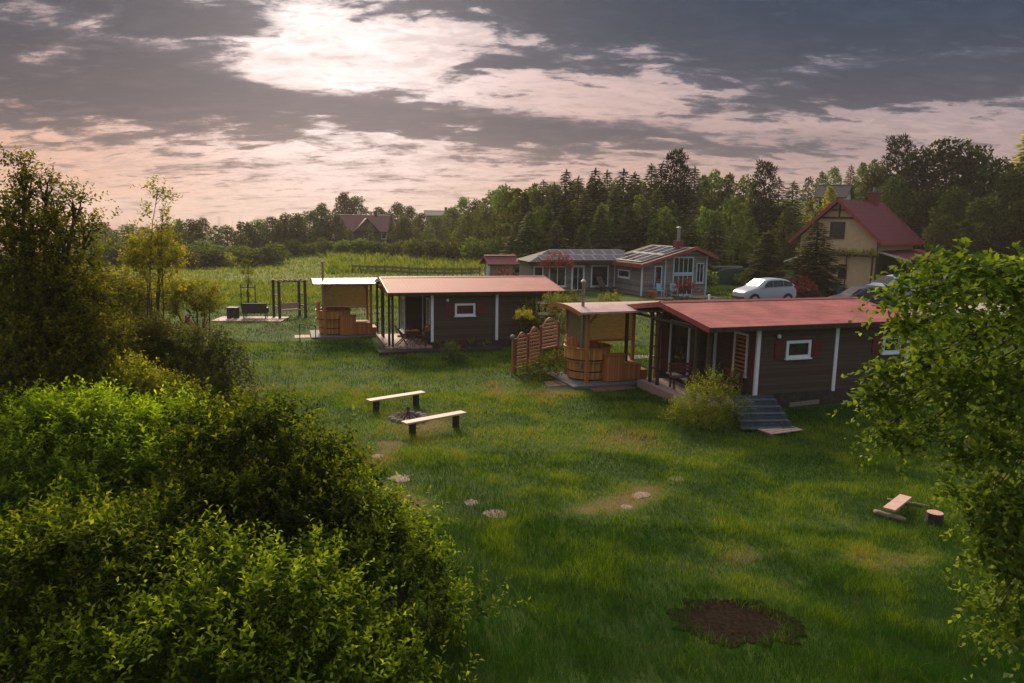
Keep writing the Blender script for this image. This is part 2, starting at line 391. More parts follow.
def patch(name, cx, cy, rx, ry, m, rz=0, dz=.012, seed=1, bumpy=0.0, n=40, rings=10, amp=.22, rag=0):
    """an irregular ground sheet a few millimetres above the terrain"""
    V = []; Fq = []
    for j in range(rings + 1):
        for k in range(n):
            a = k * 2 * math.pi / n
            e = 1 + amp * float(fbm(math.cos(a) * 2 + seed, math.sin(a) * 2, 1.0, seed)) + rag * float(fbm(math.cos(a) * 9 + seed, math.sin(a) * 9, 1.0, seed + 7))
            r = j / rings * e
            x = rx * r * math.cos(a); y = ry * r * math.sin(a)
            X = cx + x * math.cos(rz) - y * math.sin(rz); Y = cy + x * math.sin(rz) + y * math.cos(rz)
            V.append((X, Y, tz(X, Y) + dz * (1 if j < rings else -1) + (bumpy * float(fbm(X, Y, 5, seed + 3)) * (j < rings))))
    for j in range(rings):
        for k in range(n): Fq.append((j * n + k, j * n + (k + 1) % n, (j + 1) * n + (k + 1) % n, (j + 1) * n + k))
    return npmesh(name, np.array(V), np.array(Fq), m, None, None, True)
setting(patch('soil', soil_c.x, soil_c.y, .98, .82, M['soil'], 0, .022, 4, .012, 160, 20, .2, .22))

# gravel yard where the cars stand, path to the grey house
def strip(name, pts, w, m, dz=.02):
    V = []; Fq = []
    for i, p in enumerate(pts):
        q = Vector(pts[min(i + 1, len(pts) - 1)]) - Vector(pts[max(i - 1, 0)]); n = Vector((-q.y, q.x)).normalized()
        for s in np.linspace(-1, 1, 7):
            X = p[0] + n.x * w[i] * s; Y = p[1] + n.y * w[i] * s; V.append((X, Y, tz(X, Y) + dz))
    for i in range(len(pts) - 1):
        for k in range(6): Fq.append((i * 7 + k, i * 7 + k + 1, i * 7 + 8 + k, i * 7 + 7 + k))
    return setting(npmesh(name, np.array(V), np.array(Fq), m))
yard = [(x, 47.2 + .1 * (x - 15) , ) for x in np.linspace(8, 44, 37)]
strip('gravel_yard', yard, [2.2 + 1.4 * sstep(8, 16, p[0]) for p in yard], M['gravel'], .03)
strip('garden_path', [(3.6 + 1.0 * t, 34.2 + .3 * t) for t in np.linspace(0, 7, 25)], [.4] * 25, M['gravel'], .025)

# ------------------------------------------------------------------ cabins
def frame_window(root, x0, x1, z0, z1, y, nrm='y-', fr=.09, m=None, dep=.05, bars=0, name='window'):
    """window on a wall plane: nrm 'y-' looks to -y, 'x-' looks to -x (x0,x1 are then y values)"""
    m = m or M['white']; b = MB()
    def bx(mb, a0, a1, c0, c1, d0, d1):
        if nrm == 'y-': mb.box(a0, a1, y - d1, y - d0, c0, c1)
        elif nrm == 'y+': mb.box(a0, a1, y + d0, y + d1, c0, c1)
        elif nrm == 'x-': mb.box(y - d1, y - d0, a0, a1, c0, c1)
        else: mb.box(y + d0, y + d1, a0, a1, c0, c1)
    bx(b, x0, x0 + fr, z0, z1, -.02, dep); bx(b, x1 - fr, x1, z0, z1, -.02, dep)
    bx(b, x0 + fr, x1 - fr, z1 - fr, z1, -.02, dep); bx(b, x0 + fr, x1 - fr, z0, z0 + fr, -.02, dep)
    for k in range(bars):
        c = x0 + fr + (x1 - x0 - 2 * fr) * (k + 1) / (bars + 1); bx(b, c - .025, c + .025, z0 + fr, z1 - fr, -.01, dep * .8)
    w = b.build(name, m, root)
    g = MB(); bx(g, x0 + fr, x1 - fr, z0 + fr, z1 - fr, -.015, .012); g.build('pane', M['glass'], w)
    s = MB(); bx(s, x0 - .04, x1 + .04, z0 - .05, z0 - .002, -.01, dep + .05); s.build('sill', m, w)
    return w
def gable_roof_parts(root, x0, x1, y0, yr, y1, z0, zr, z1, th, mroof, medge, munder, over=None):
    b = MB()
    b.add([(x0, y0, z0), (x1, y0, z0), (x1, yr, zr), (x0, yr, zr)], [(0, 1, 2, 3)], 0)
    b.add([(x0, yr, zr), (x1, yr, zr), (x1, y1, z1), (x0, y1, z1)], [(0, 1, 2, 3)], 0)
    b.add([(x0, y0, z0 - th), (x0, yr, zr - th), (x1, yr, zr - th), (x1, y0, z0 - th)], [(0, 1, 2, 3)], 1)
    b.add([(x0, yr, zr - th), (x0, y1, z1 - th), (x1, y1, z1 - th), (x1, yr, zr - th)], [(0, 1, 2, 3)], 1)
    r = b.build('roof', [mroof, munder], root)
    for x in (x0 - .012, x1 + .012):
        f = MB()
        f.prism([(y0, z0 - th - .03), (y0, z0 + .02), (yr, zr + .02), (y1, z1 + .02), (y1, z1 - th - .03), (yr, zr - th - .03)], x - .012, x + .012, 0, 'x'); f.build('fascia', medge, r)
    f = MB(); f.box(x0, x1, y0 - .026, y0 - .002, z0 - th - .02, z0 - .01); f.build('eave_board', munder, r); f = MB(); f.box(x0, x1, y1 + .002, y1 + .026, z1 - th - .02, z1 - .01); f.build('eave_board', munder, r)
    c = MB(); c.prism([(yr - .14, zr - .0), (yr, zr + .05), (yr + .14, zr - .0), (yr, zr + .02)], x0, x1, 0, 'x'); c.build('ridge_cap', medge, r)
    return r
def make_cabin(loc, rz, label):
    t = thing('cabin', label, 'cabin', loc, rz, 'red roofed holiday cabins')
    Lr, W, A1, A2, O = 9.04, 6.52, 2.19, 5.5, .32
    B = W - .3; X1 = Lr - .28
    w = MB()
    rz_ = lambda v: 2.30 + .515 * (1 - abs(v - 3.26) / 3.26)
    for x in (A1, X1):
        w.add([(x, O, 0), (x, B, 0), (x, B, rz_(B)), (x, 3.26, rz_(3.26)), (x, O, rz_(O))], [(0, 1, 2, 3, 4)])
    for y in (O, B): w.add([(A1, y, 0), (X1, y, 0), (X1, y, rz_(y)), (A1, y, rz_(y))], [(0, 1, 2, 3)])
    w.build('wall', M['clad'], t)
    # porch block that holds the entrance
    e = MB(); e.add([(1.3, 2.9, 0), (A1, 2.9, 0), (A1, 2.9, rz_(2.9)), (1.3, 2.9, rz_(2.9))], [(0, 1, 2, 3)])
    e.add([(1.3, 2.9, 0), (1.3, 5.3, 0), (1.3, 5.3, rz_(5.3)), (1.3, 3.26, rz_(3.26)), (1.3, 2.9, rz_(2.9))], [(0, 1, 2, 3, 4)])
    e.add([(1.3, 5.3, 0), (A1, 5.3, 0), (A1, 5.3, rz_(5.3)), (1.3, 5.3, rz_(5.3))], [(0, 1, 2, 3)])
    e.build('entrance_wall', M['clad'], t)
    p = MB(); p.box(A1 - .03, X1 + .03, O - .03, B + .03, -.62, .02); p.box(1.27, A1 - .03, 2.87, 5.33, -.6, .02); p.build('plinth', M['plinth'], t)
    gable_roof_parts(t, 0, Lr, 0, 3.26, W, 2.46, 2.95, 2.46, .14, M['roof'], M['roofedge'], M['under'])
    for x in (A1, A2, X1):
        c = MB(); c.box(x - .07, x + .07, O - .035, O - .002 + (0), -.04, rz_(O) - .04)
        if x != A2: c.box(x - .035 if x == A1 else x, x if x == A1 else x + .035, O, O + .09, -.04, rz_(O) - .04)
        c.build('corner_board', M['white'], t)
    for x, hw in ((3.85, .52), (7.99, .42)):
        frame_window(t, x - hw, x + hw, 1.24, 1.86, O, fr=.1)
        for s in (-1, 1):
            sh = MB(); c = x + s * (hw + .26); sh.box(c - .21, c + .21, O - .03, O - .002, 1.22, 1.88)
            for zz in (1.36, 1.74): sh.box(c - .19, c + .19, O - .045, O - .03, zz - .04, zz + .04)
            sh.build('shutter', M['red'], t)
    # gable end: tall window, glazed door, red shutters
    wb = frame_window(t, .85, 1.65, .55, 2.05, A1, 'x-', fr=.075)
    bl = MB()
    for k in range(9): bl.box(A1 - .026, A1 - .014, .93, 1.57, .68 + k * .145, .76 + k * .145)
    bl.build('blind', M['larch'], wb)
    sh = MB(); sh.box(A1 - .03, A1 - .002, .38, .78, .5, 2.1); sh.build('shutter', M['red'], t)
    c = MB(); c.box(A1 - .04, A1 - .005, 2.74, 2.88, 0, 2.3); c.build('corner_board', M['white'], t)
    d = frame_window(t, 3.15, 4.55, .02, 2.12, 1.3, 'x-', fr=.085, name='door')
    hd = MB(); hd.box(1.2, 1.24, 3.9, 3.94, .95, 1.15); hd.build('handle', M['steel'], d)
    sh = MB(); sh.box(1.27, 1.298, 4.6, 5.2, .1, 2.15)
    for zz in (.5, 1.75): sh.box(1.25, 1.27, 4.62, 5.18, zz - .05, zz + .05)
    sh.build('shutter', M['red'], t)
    c = MB(); c.box(1.25, 1.295, 5.22, 5.32, 0, 2.3); c.build('corner_board', M['white'], t)
    # porch floor, posts, trellis
    f = MB(); f.box(-.05, A1 - .04, .1, 2.86, -.62, -.22); f.box(-.05, 1.26, 2.862, 4.6, -.62, -.22); f.build('porch_floor', M['paver'], t)
    for x, y in ((.25, .35), (.16, .95), (.2, B - .1)):
        pb = MB(); pb.box(x - .055, x + .055, y - .055, y + .055, -.3 if y < 4 else -.6, 2.4); pb.build('porch_post', M['postw'], t)
    tr = MB()
    for y in (3.55, 4.1): tr.box(.16, .26, y - .05, y + .05, -.5, 2.5)
    for k in range(5): tr.box(.19, .23, 3.6, 4.05, .35 + k * .42, .39 + k * .42)
    tr.build('trellis', M['postw'], t)
    bm_ = MB(); bm_.box(.17, .27, .2, B, 2.24, 2.33); bm_.build('porch_beam', M['postw'], t)
    lm = MB(); lm.lathe([(0, 0), (.06, 0), (.07, .08), (.04, .13), (0, .14)], 10, (2.95, O - .09, 1.98)); lm.build('wall_lamp', M['white'], t)
    return t
NC = Vector((6.453, 24.126, .703)); NA = R(18.9)
FC = Vector((-5.954, 35.488, .566)); FA = R(17.1)
cab1 = make_cabin(NC, NA, 'dark brown red roofed cabin with blue grey steps, nearest the round soil patch')
cab2 = copy_tree(cab1); cab2.location = FC; cab2.rotation_euler.z = FA
cab2['label'] = 'brown red roofed cabin with folding chairs on its porch and a flower bed'
def loc_in(o, rz, u, v, z=0):
    return Vector((o.x + u * math.cos(rz) - v * math.sin(rz), o.y + u * math.sin(rz) + v * math.cos(rz), o.z + z))

# ------------------------------------------------------------------ hot tubs under their roofs
def make_pavilion(loc, rz, label, U=2.45):
    t = thing('pavilion', label, 'pavilion', loc, rz, 'curved roofs over the hot tubs')
    V = 1.95; X1 = U + .9
    for (u, v) in ((0, 0), (0, V), (U, 0), (U, V)):
        b = MB(); b.box(u - .06, u + .06, v - .06, v + .06, -.15, 2.80); b.build('post', M['larch'], t)
    arc = [(v, 2.86 + .15 * (1 - ((v - V / 2) / 1.5) ** 2)) for v in np.linspace(V / 2 - 1.5, V / 2 + 1.5, 15)]
    b = MB()
    for (v0, z0), (v1, z1) in zip(arc, arc[1:]):
        b.add([(-.6, v0, z0), (X1, v0, z0), (X1, v1, z1), (-.6, v1, z1)], [(0, 1, 2, 3)], 0)
        b.add([(-.6, v0, z0 - .05), (-.6, v1, z1 - .05), (X1, v1, z1 - .05), (X1, v0, z0 - .05)], [(0, 1, 2, 3)], 1)
    b.box(-.6, X1, arc[0][0] - .02, arc[0][0] - .001, arc[0][1] - .07, arc[0][1] + .004, 0)
    b.box(-.6, X1, arc[-1][0] + .001, arc[-1][0] + .02, arc[-1][1] - .07, arc[-1][1] + .004, 0)
    r = b.build('roof', [M['tubroof'], M['under']], t)
    for x in (-.6, X1):
        e = MB()
        for (v0, z0), (v1, z1) in zip(arc, arc[1:]): e.bar((x, v0, z0 - .06), (x, v1, z1 - .06), .06, .16)
        e.build('arched_rafter', M['larch'], r)
    b = MB()
    for v in (0, V): b.box(-.5, X1 - .1, v - .045, v + .045, 2.803, 2.9)
    for u in (0, U): b.box(u - .045, u + .045, .05, V - .05, 2.68, 2.8)
    b.build('beam', M['larch'], t)
    for (u, s) in ((0, 1), (U, -1)):
        for v in (0, V):
            b = MB(); b.bar((u + s * .05, v, 2.33), (u + s * .45, v, 2.79), .06); b.build('brace', M['larch'], t)
    b = MB(); b.box(.07, U - .07, V - .02, V + .02, 1.36, 2.68); s = b.build('bamboo_screen', M['bamboo'], t)
    b = MB(); b.box(.07, U - .07, V - .04, V + .04, 1.28, 1.355); b.build('rail', M['larch'], s)
    b = MB(); b.box(-.02, .02, .07, V - .07, 1.36, 2.66); s = b.build('bamboo_screen', M['bamboo'], t)
    b = MB(); b.box(-.04, .04, .07, V - .07, 1.28, 1.355); b.build('rail', M['larch'], s)
    return t
def make_tub(loc, rz, label):
    t = thing('hot_tub', label, 'hot tub', loc, rz, 'wooden hot tubs')
    c = (.5, 1.02)
    b = MB(); b.lathe([(.0, .06), (.78, .06), (.82, .72), (.825, .74), (.91, .76), (.93, 1.29), (.86, 1.29), (.84, 1.0), (0, 1.0)], 40)
    bb = b.build('barrel', M['tub'], t, False); bb.location = (c[0], c[1], 0)
    for z, r in ((.34, .80), (.82, .918)):
        h = MB(); h.lathe([(r - .02, z), (r + .012, z), (r + .012, z + .045), (r - .02, z + .045)], 40); h.build('hoop', M['hoop'], bb)
    h = MB(); h.lathe([(.85, 1.292), (.97, 1.292), (.97, 1.33), (.85, 1.33), (.85, 1.292)], 40); h.build('rim', M['larch'], bb)
    h = MB()
    for k in range(6):
        a = R(150 + k * 12); x, y = .9 * math.cos(a), .9 * math.sin(a); hh = 1.66 + .06 * ((k * 7) % 3)
        h.box(-.075, .075, -.012, .012, 1.05, hh, 0, Matrix.Translation((x, y, 0)) @ Matrix.Rotation(a + math.pi / 2, 4, 'Z'))
    for z in (1.5,):
        for k in range(6):
            a = R(147 + k * 12); a2 = R(159 + k * 12); h.bar((.92 * math.cos(a), .92 * math.sin(a), z), (.92 * math.cos(a2), .92 * math.sin(a2), z), .03, .06)
    h.build('stove_guard', M['orange'], t).location = (c[0], c[1], 0)
    h = MB(); h.tube([(0, 0, .5), (0, 0, 3.95)], .065, 10); h.lathe([(.11, 3.9), (.11, 3.96), (.02, 4.05)], 10); h.build('chimney_pipe', M['steel'], t).location = (-.05, .40, 0)
    h = MB(); h.box(.78, 1.62, -.12, .22, .03, 1.05); h.box(.75, 1.65, -.15, .24, 1.052, 1.09); h.build('cabinet', M['orange'], t)
    h = MB(); h.box(1.63, 2.38, -.05, 1.2, .03, .62); h.box(1.655, 2.4, -.08, 1.22, .622, .66); h.build('step', M['orange'], t)
    h = MB(); h.box(2.385, 2.72, 0, 1.1, .03, .36); h.box(2.405, 2.74, -.03, 1.12, .362, .4); h.build('step', M['orange'], t)
    return t
P1 = hit(586, 386); P1.z += .12; A_ = R(20)
P2 = hit(325.6, 338); P2.z += .12; A2_ = R(17)
pav1 = make_pavilion(P1, A_, 'curved pale roof on orange posts with bamboo screens, joined to the nearer cabin porch', 3.1)
pav2 = make_pavilion(P2, A2_, 'curved roof catching the sun glare beside the farther cabin with folding chairs')
tub1 = make_tub(P1, A_, 'round orange wooden hot tub with plank cabinet beside the arched lattice fence')
tub2 = copy_tree(tub1); tub2.location = P2; tub2.rotation_euler.z = A2_; tub2['label'] = 'orange wooden hot tub under the sunlit roof beside the wooden swing'
for nm, P, A, lab in (('nearer', P1, A_, 'grey concrete slab under the nearer hot tub'), ('farther', P2, A2_, 'grey concrete slab under the farther hot tub')):
    b = MB(); b.box(-.75, 2.9, -.45, 2.3, -.35, -.002)
    tag(b.build('concrete_slab', M['slab'], None, loc=P, rz=A, bevel=.015), lab, 'slab')
for P, A, sp_ in ((P1, A_, [(-1.55, .1, .8, .9, -.06), (-1.1, -.85, .95, .6, -.12), (-.1, -1.0, 2.0, .5, -.1)]), (P2, A2_, [(-1.6, -.1, .8, 1.0, -.05), (-1.7, -.8, .8, .6, -.12)])):
    for k, (u, v, w, d, z) in enumerate(sp_):
        b = MB()
        for j in range(4): b.box(0, w, j * d / 4 + .008, (j + 1) * d / 4 - .008, -.05, 0)
        for j in (.1, .85): b.box(j * w, j * w + .08, .01, d - .01, -.16, -.052)
        q = loc_in(P, A, u, v, z)
        lab = {0: 'brown plank step at the short end of the %s hot tub slab', 1: 'lower brown plank step in the grass by the %s hot tub', 2: 'long brown plank step in front of the %s hot tub slab'}[k] % ('nearer' if P is P1 else 'farther')
        tag(b.build('plank_step', M['stepw'], None, loc=q, rz=A), lab, 'step')
b = MB()
for s, e in (((0, 0, 0), (0, 0, .95)), ((.75, .25, 0), (.75, .25, .85))): b.bar(s, e, .04)
b.bar((0, 0, .93), (.75, .25, .83), .035)
tag(b.build('handrail', M['postw'], None, loc=hit(300, 342)), 'thin dark handrail beside the steps of the farther hot tub', 'handrail')

# ------------------------------------------------------------------ lattice fence, standard tree post
def arch_panel(b, w, h, rise, z0=.1):
    n = 10; top = [(w * k / n, h + rise * math.sin(math.pi * k / n)) for k in range(n + 1)]
    return top
fence = None
g0 = hit(515, 374); g1 = hit(558, 372)
fl = Vector((g0.x, g0.y, 0)); dirv = Vector((math.cos(R(60)), math.sin(R(60)), 0))
t = thing('lattice_fence', 'orange brown arched lattice fence panels beside the nearer hot tub', 'fence', (g0.x, g0.y, min(g0.z, g1.z)), R(52))
x = 0
for k, (w, h, rise) in enumerate(((.85, 1.45, .34), (.9, 1.56, .36), (1.35, 1.80, .42))):
    b = MB(); b.box(x - .045, x + .045, -.045, .045, -.1, h + .08); b.build('post', M['rust'], t)
    zb = .25 if k < 2 else .85
    p = MB(); n = 12
    top = [(x + .05 + (w - .1) * j / n, h - .05 + rise * math.sin(math.pi * j / n)) for j in range(n + 1)]
    for a, c in zip(top, top[1:]): p.bar((a[0], 0, a[1]), (c[0], 0, c[1]), .06, .05)
    p.box(x + .046, x + .1, -.025, .025, zb, h - .04); p.box(x + w - .1, x + w - .046, -.025, .025, zb, h - .04); p.box(x + .1, x + w - .1, -.024, .024, zb, zb + .06)
    z = zb + .12; j = 0
    while z < h + rise:
        hx = [q for q in top if q[1] > z + .06]
        if len(hx) > 1: p.box(max(hx[0][0], x + .1), min(hx[-1][0], x + w - .1), -.02 + .014 * (j % 2), .004 + .014 * (j % 2), z, z + .075)
        z += .15; j += 1
    for q in np.linspace(x + .28, x + w - .28, 3): p.box(q - .02, q + .02, .021, .035, zb + .061, h)
    p.build('lattice_panel', M['fencew'], t); x += w
b = MB(); b.box(x - .045, x + .045, -.045, .045, -.1, 1.95); b.build('post', M['rust'], t)
b = MB(); b.tube([(0, 0, -.1), (0, 0, 1.5)], .035, 8); gp = hit(512, 376)
tl = thing('ball_lamp', 'pale ball lamp on a thin post at the end of the lattice fence', 'lamp', gp)
b.build('post', M['larch'], tl); b = MB(); b.lathe([(.01, 1.5), (.08, 1.53), (.115, 1.61), (.08, 1.69), (.01, 1.72)], 14); b.build('globe', mat('frosted_globe', (.20, .15, .125), .5, .1, 8), tl, True)

# ------------------------------------------------------------------ benches, fire pit
def make_bench(p, q, label):
    d = (q - p); Lb = d.length; rz = math.atan2(d.y, d.x)
    t = thing('plank_bench', label, 'bench', (p.x, p.y, min(tz(p.x, p.y), tz(q.x, q.y))), rz, 'plank benches by the fire pit')
    b = MB(); b.box(-.18, Lb + .18, -.16, .16, .42, .475); b.build('seat', M['benchw'], t, bevel=.008)
    for x in (.12, Lb - .12):
        b = MB(); b.tube([(x, 0, -.1), (x, 0, .2), (x, 0, .418)], [.115, .105, .11], 12); b.build('leg', M['stump'], t)
    return t
make_bench(hit(409, 435), hit(459, 427), 'pale plank bench on dark log legs in front of the fire pit')
make_bench(hit(373, 412), hit(419, 405.5), 'pale plank bench on dark log legs behind the fire pit')
fp = hit(408, 419)
t = thing('fire_pit', 'round fire pit of dark stones with charred logs between the plank benches', 'fire pit', fp)
for k in range(13):
    a = k * 2 * math.pi / 13; r = .09 + .03 * rng.random(); x, y = .52 * math.cos(a), .52 * math.sin(a)
    b = MB(); b.lathe([(.01, -.03), (r * 1.1, -.02), (r * 1.25, .05), (r * .8, .11), (.01, .125)], 8, (x, y, 0)); b.build('stone', M['ash'], t, True)
b = MB(); b.lathe([(0, .02), (.44, .015)], 16); b.build('ash_bed', M['ash'], t)
for k in range(8):
    a = k * .8 + .3; b = MB(); b.tube([(.30 * math.cos(a), .30 * math.sin(a), .02), (-.05 * math.cos(a), -.05 * math.sin(a), .20 + .18 * rng.random())], [.04, .03], 7)
    b.build('log', [M['char'], M['log'], M['rust']][k % 3], t)

# flat stones in the lawn
for k, (px, py, rx, lab) in enumerate(((402, 478, .34, 'largest pale flat stone in the lawn nearest the benches'), (378, 456, .2, 'small pale flat stone half hidden beside the big leafy shrub'), (472, 502, .2, 'small flat stone between two larger pale stones in the lawn'),
        (497, 514, .33, 'pale flat stone at the front of the worn ring in the lawn'), (643, 495, .26, 'pale flat stone on the cabin side of the worn ring'), (627, 507, .17, 'small reddish flat stone beside the worn ring'), (676, 479, .24, 'flat stone on the lawn in line with the pallet and steps'))):
    p = hit(px, py); o = patch('flat_stone', 0, 0, rx, rx * .8, M['stone'], k, 0, 11 + k, .004, 22, 4, .3)
    for v in o.data.vertices:
        r_ = math.hypot(v.co.x, v.co.y) / rx; v.co.z = .022 * max(0, 1 - r_ ** 4) - .008 + .006 * math.sin(v.co.x * 30) * math.cos(v.co.y * 23)
    o.location = p; tag(o, lab, 'stone', 'flat stones in the lawn')

# ------------------------------------------------------------------ planks and stump in front
p = hit(888, 519); q = hit(905, 504)
d = Vector((q.x - p.x, q.y - p.y, 0)); rz = math.atan2(d.y, d.x)
def logobj(pa, pb, r, label, name='log'):
    a = hit(*pa); c = hit(*pb); b = MB(); n = 6
    pts = [a.lerp(c, k / n) - a + Vector((0, 0, r * .7 + .01 * math.sin(k * 2))) for k in range(n + 1)]
    b.tube(pts, [r * (1 + .08 * math.sin(k * 3)) for k in range(n + 1)], 10)
    return tag(b.build(name, M['log'], None, True, loc=a), label, 'log', 'logs in the grass by the loose plank')
logobj((874, 514), (905, 522), .065, 'thicker grey log lying under the front end of the loose plank')
logobj((887, 501), (930, 508), .04, 'thin grey log lying under the back end of the loose plank')
b = MB(); b.bar((0, 0, 0), (d.x, d.y, .02), .26, .045)
tag(b.build('plank', M['benchw'], None, loc=(p.x, p.y, p.z + .22), bevel=.005), 'loose pinkish plank propped across two logs in the grass', 'plank')
p = hit(934, 523)
t = thing('stump', 'short dark stump with a pale cut top beside the loose plank', 'stump', p)
b = MB(); b.tube([(0, 0, -.1), (0, 0, .1), (0, 0, .24)], [.2, .17, .165], 14); b.build('trunk', M['stump'], t, False)
b = MB(); b.lathe([(0, .245), (.163, .244), (.163, .235)], 14); b.build('cut_top', M['logend'], t)

# steps and pallet at the nearer cabin
s0 = hit(742, 432); s1 = hit(796, 431)
d = s1 - s0; rz = math.atan2(d.y, d.x)
t = thing('wooden_steps', 'worn blue grey wooden steps leaning below the nearer cabin corner', 'steps', (s0.x, s0.y, s0.z), rz)
wl = d.length
for k in range(5):
    b = MB(); b.box(.06 * k, wl - .02 * k - .02, .30 * k, .30 * k + .26, .06 + .15 * k, .105 + .15 * k); b.build('tread', M['bluegrey'], t, bevel=.006)
    b = MB(); b.box(.06 * k + .04, wl - .02 * k - .06, .30 * k + .23, .30 * k + .255, .106 + .15 * k, .205 + .15 * k); b.build('riser', M['bluegrey'], t)
for x in (.35, wl - .35):
    b = MB(); b.prism([(-.0, -.05), (1.5, -.05), (1.5, .65), (1.4, .65), (0, .05)], x - .03, x + .03, 0, 'x'); b.build('stringer', M['plinth'], t)
p0_ = hit(771, 437.5); p1_ = hit(803, 432.5)
d = p1_ - p0_; rz = math.atan2(d.y, d.x)
t = thing('pallet', 'pinkish grey wooden pallet flat on the grass before the blue grey steps', 'pallet', p0_, rz)
for k in range(6):
    b = MB(); b.box(.0, d.length, .17 * k, .17 * k + .135, .09, .115); b.build('board', M['benchw'], t)
for x in (.03, d.length / 2 - .05, d.length - .13):
    b = MB(); b.box(x, x + .1, .01, .97, .0, .088); b.build('runner', M['log'], t)
b = MB(); b.bar((0, 0, 0), (1.35, .15, 0), .05, .14)
tag(b.build('long_plank', M['log'], None, loc=loc_in(NC, NA, 3.2, -.25, -.28), rz=NA), 'grey plank lying along the plinth of the nearer cabin', 'plank')

# ------------------------------------------------------------------ porch furniture
def slat_bench(loc, rz, label, w=1.15):
    t = thing('slatted_bench', label, 'bench', loc, rz)
    b = MB()
    for k in range(4): b.box(0, w, .1 * k, .1 * k + .085, .42, .45)
    b.build('seat', M['rust'], t)
    b = MB()
    for k in range(3): b.box(0, w, .42, .445, .55 + .13 * k, .65 + .13 * k)
    b.build('backrest', M['rust'], t)
    for x in (.06, w - .12):
        b = MB(); b.box(x, x + .06, .02, .08, 0, .42); b.box(x, x + .06, .4, .46, 0, .93); b.build('leg', M['postw'], t)
slat_bench(loc_in(NC, NA, 1.6, 2.0, -.22), NA + R(90) + math.pi, 'red brown slatted bench below the porch window of the nearer cabin')
slat_bench(loc_in(NC, NA, .35, 2.7, -.22), NA + R(-10), 'red brown slatted bench by the glazed door of the nearer cabin', 1.0)
def fold_chair(loc, rz, label):
    t = thing('folding_chair', label, 'chair', loc, rz, 'folding chairs on the porch')
    b = MB()
    for k in range(5): b.box(-.24, .24, -.22 + .09 * k, -.145 + .09 * k, .44, .462)
    b.build('seat', M['rust'], t)
    b = MB()
    for k in range(3):
        z = .62 + .13 * k; y = .24 + .07 * k * .6; b.box(-.22, .22, y, y + .018, z, z + .09)
    b.build('backrest', M['larch'], t)
    for x in (-.22, .22):
        b = MB(); b.bar((x, -.26, 0), (x, .32, 1.0), .03, .045); b.build('leg', M['rust'], t)
        b = MB(); b.bar((x * .85, .3, 0), (x * .85, -.2, .44), .03, .045); b.build('leg', M['rust'], t)
    return t
fold_chair(loc_in(FC, FA, .75, .75, -.22), FA + R(90), 'wooden folding chair on the side of the porch table away from the cabin wall')
fold_chair(loc_in(FC, FA, 1.95 - .15, .85, -.22), FA - R(75), 'wooden folding chair between the porch table and the cabin wall')
t = thing('folding_table', 'small wooden folding table between two chairs on the farther cabin porch', 'table', loc_in(FC, FA, 1.28, .95, -.22), FA)
b = MB()
for k in range(6): b.box(-.32, .32, -.33 + .11 * k, -.235 + .11 * k, .70, .722)
b.build('table_top', M['larch'], t)
for y in (-.26, .26):
    for s in (-1, 1):
        b = MB(); b.bar((-.3 * s, y + .02 * s, 0), (.3 * s, y + .02 * s, .7), .03, .05); b.build('leg', M['rust'], t)
b = MB(); b.lathe([(.0, 0), (.07, 0), (.085, .12), (.05, .2)], 12); tag(b.build('vase', M['rattan'], None, True, loc=loc_in(FC, FA, 1.2, .95, .502)), 'small dark pot on the folding table of the farther cabin', 'pot')

# flower bed of the farther cabin
t = thing('flower_bed', 'long timber edged flower bed with dark soil along the farther cabin', 'flower bed', loc_in(FC, FA, 0, 0, 0), FA)
b = MB(); b.box(-.5, 5.4, -.85, .1, -.62, -.30); b.build('soil', M['bedsoil'], t)
b = MB(); b.box(-.56, 5.46, -.91, -.852, -.65, -.25); b.box(-.56, -.502, -.85, .1, -.65, -.25); b.box(5.402, 5.46, -.85, .1, -.65, -.25); b.build('timber_edge', M['plinth'], t)

# ------------------------------------------------------------------ terrace with sofa, swing
p = hit(252, 320)
b = MB(); b.box(-2.2, 2.0, -.9, 1.3, -.3, .06)
tag(b.build('terrace', M['paver'], None, loc=p, rz=R(3)), 'pale paved terrace in the meadow under the dark garden sofa', 'terrace')
q = at(255, 305, p.y + .6); q.z = p.z + .06
t = thing('garden_sofa', 'dark rattan garden sofa seen from behind on the pale terrace', 'sofa', q, R(8))
b = MB(); b.box(-.75, .75, -.32, -.2, .3, .95); b.build('backrest', M['rattan'], t, bevel=.03)
b = MB(); b.box(-.75, .75, -.198, .45, .3, .45); b.build('seat', M['rattan'], t, bevel=.03)
for x in (-.75, .65):
    b = MB(); b.box(x, x + .1, -.19, .42, .452, .64); b.build('armrest', M['rattan'], t)
for x in (-.68, .62):
    for y in (-.28, .36):
        b = MB(); b.box(x, x + .06, y, y + .06, 0, .3); b.build('leg', M['rattan'], t)
q = at(233, 310, p.y + .4); q.z = p.z + .06
t = thing('side_table', 'dark square side table next to the garden sofa', 'table', q)
b = MB(); b.box(-.34, .34, -.3, .3, .62, .68); b.build('table_top', M['rattan'], t)
for x in (-.3, .1):
    b = MB(); b.box(x, x + .2, -.28, .28, 0, .62); b.build('leg', M['rattan'], t)
p = hit(290, 318)
t = thing('wooden_swing', 'dark wooden frame with a hanging swing seat beyond the farther hot tub', 'swing', p, R(38))
for x in (-.85, .85):
    for y in (-.5, .5):
        b = MB(); b.box(x - .07, x + .07, y - .07, y + .07, -.1, 2.35); b.build('post', M['postw'], t)
b = MB(); b.box(-1.0, 1.05, -.52, -.42, 2.352, 2.43); b.box(-1.0, 1.05, .42, .52, 2.352, 2.43)
for k in range(6): b.box(-.9 + .35 * k, -.85 + .35 * k, -.55, .55, 2.433, 2.47)
b.build('top_beam', M['postw'], t)
b = MB()
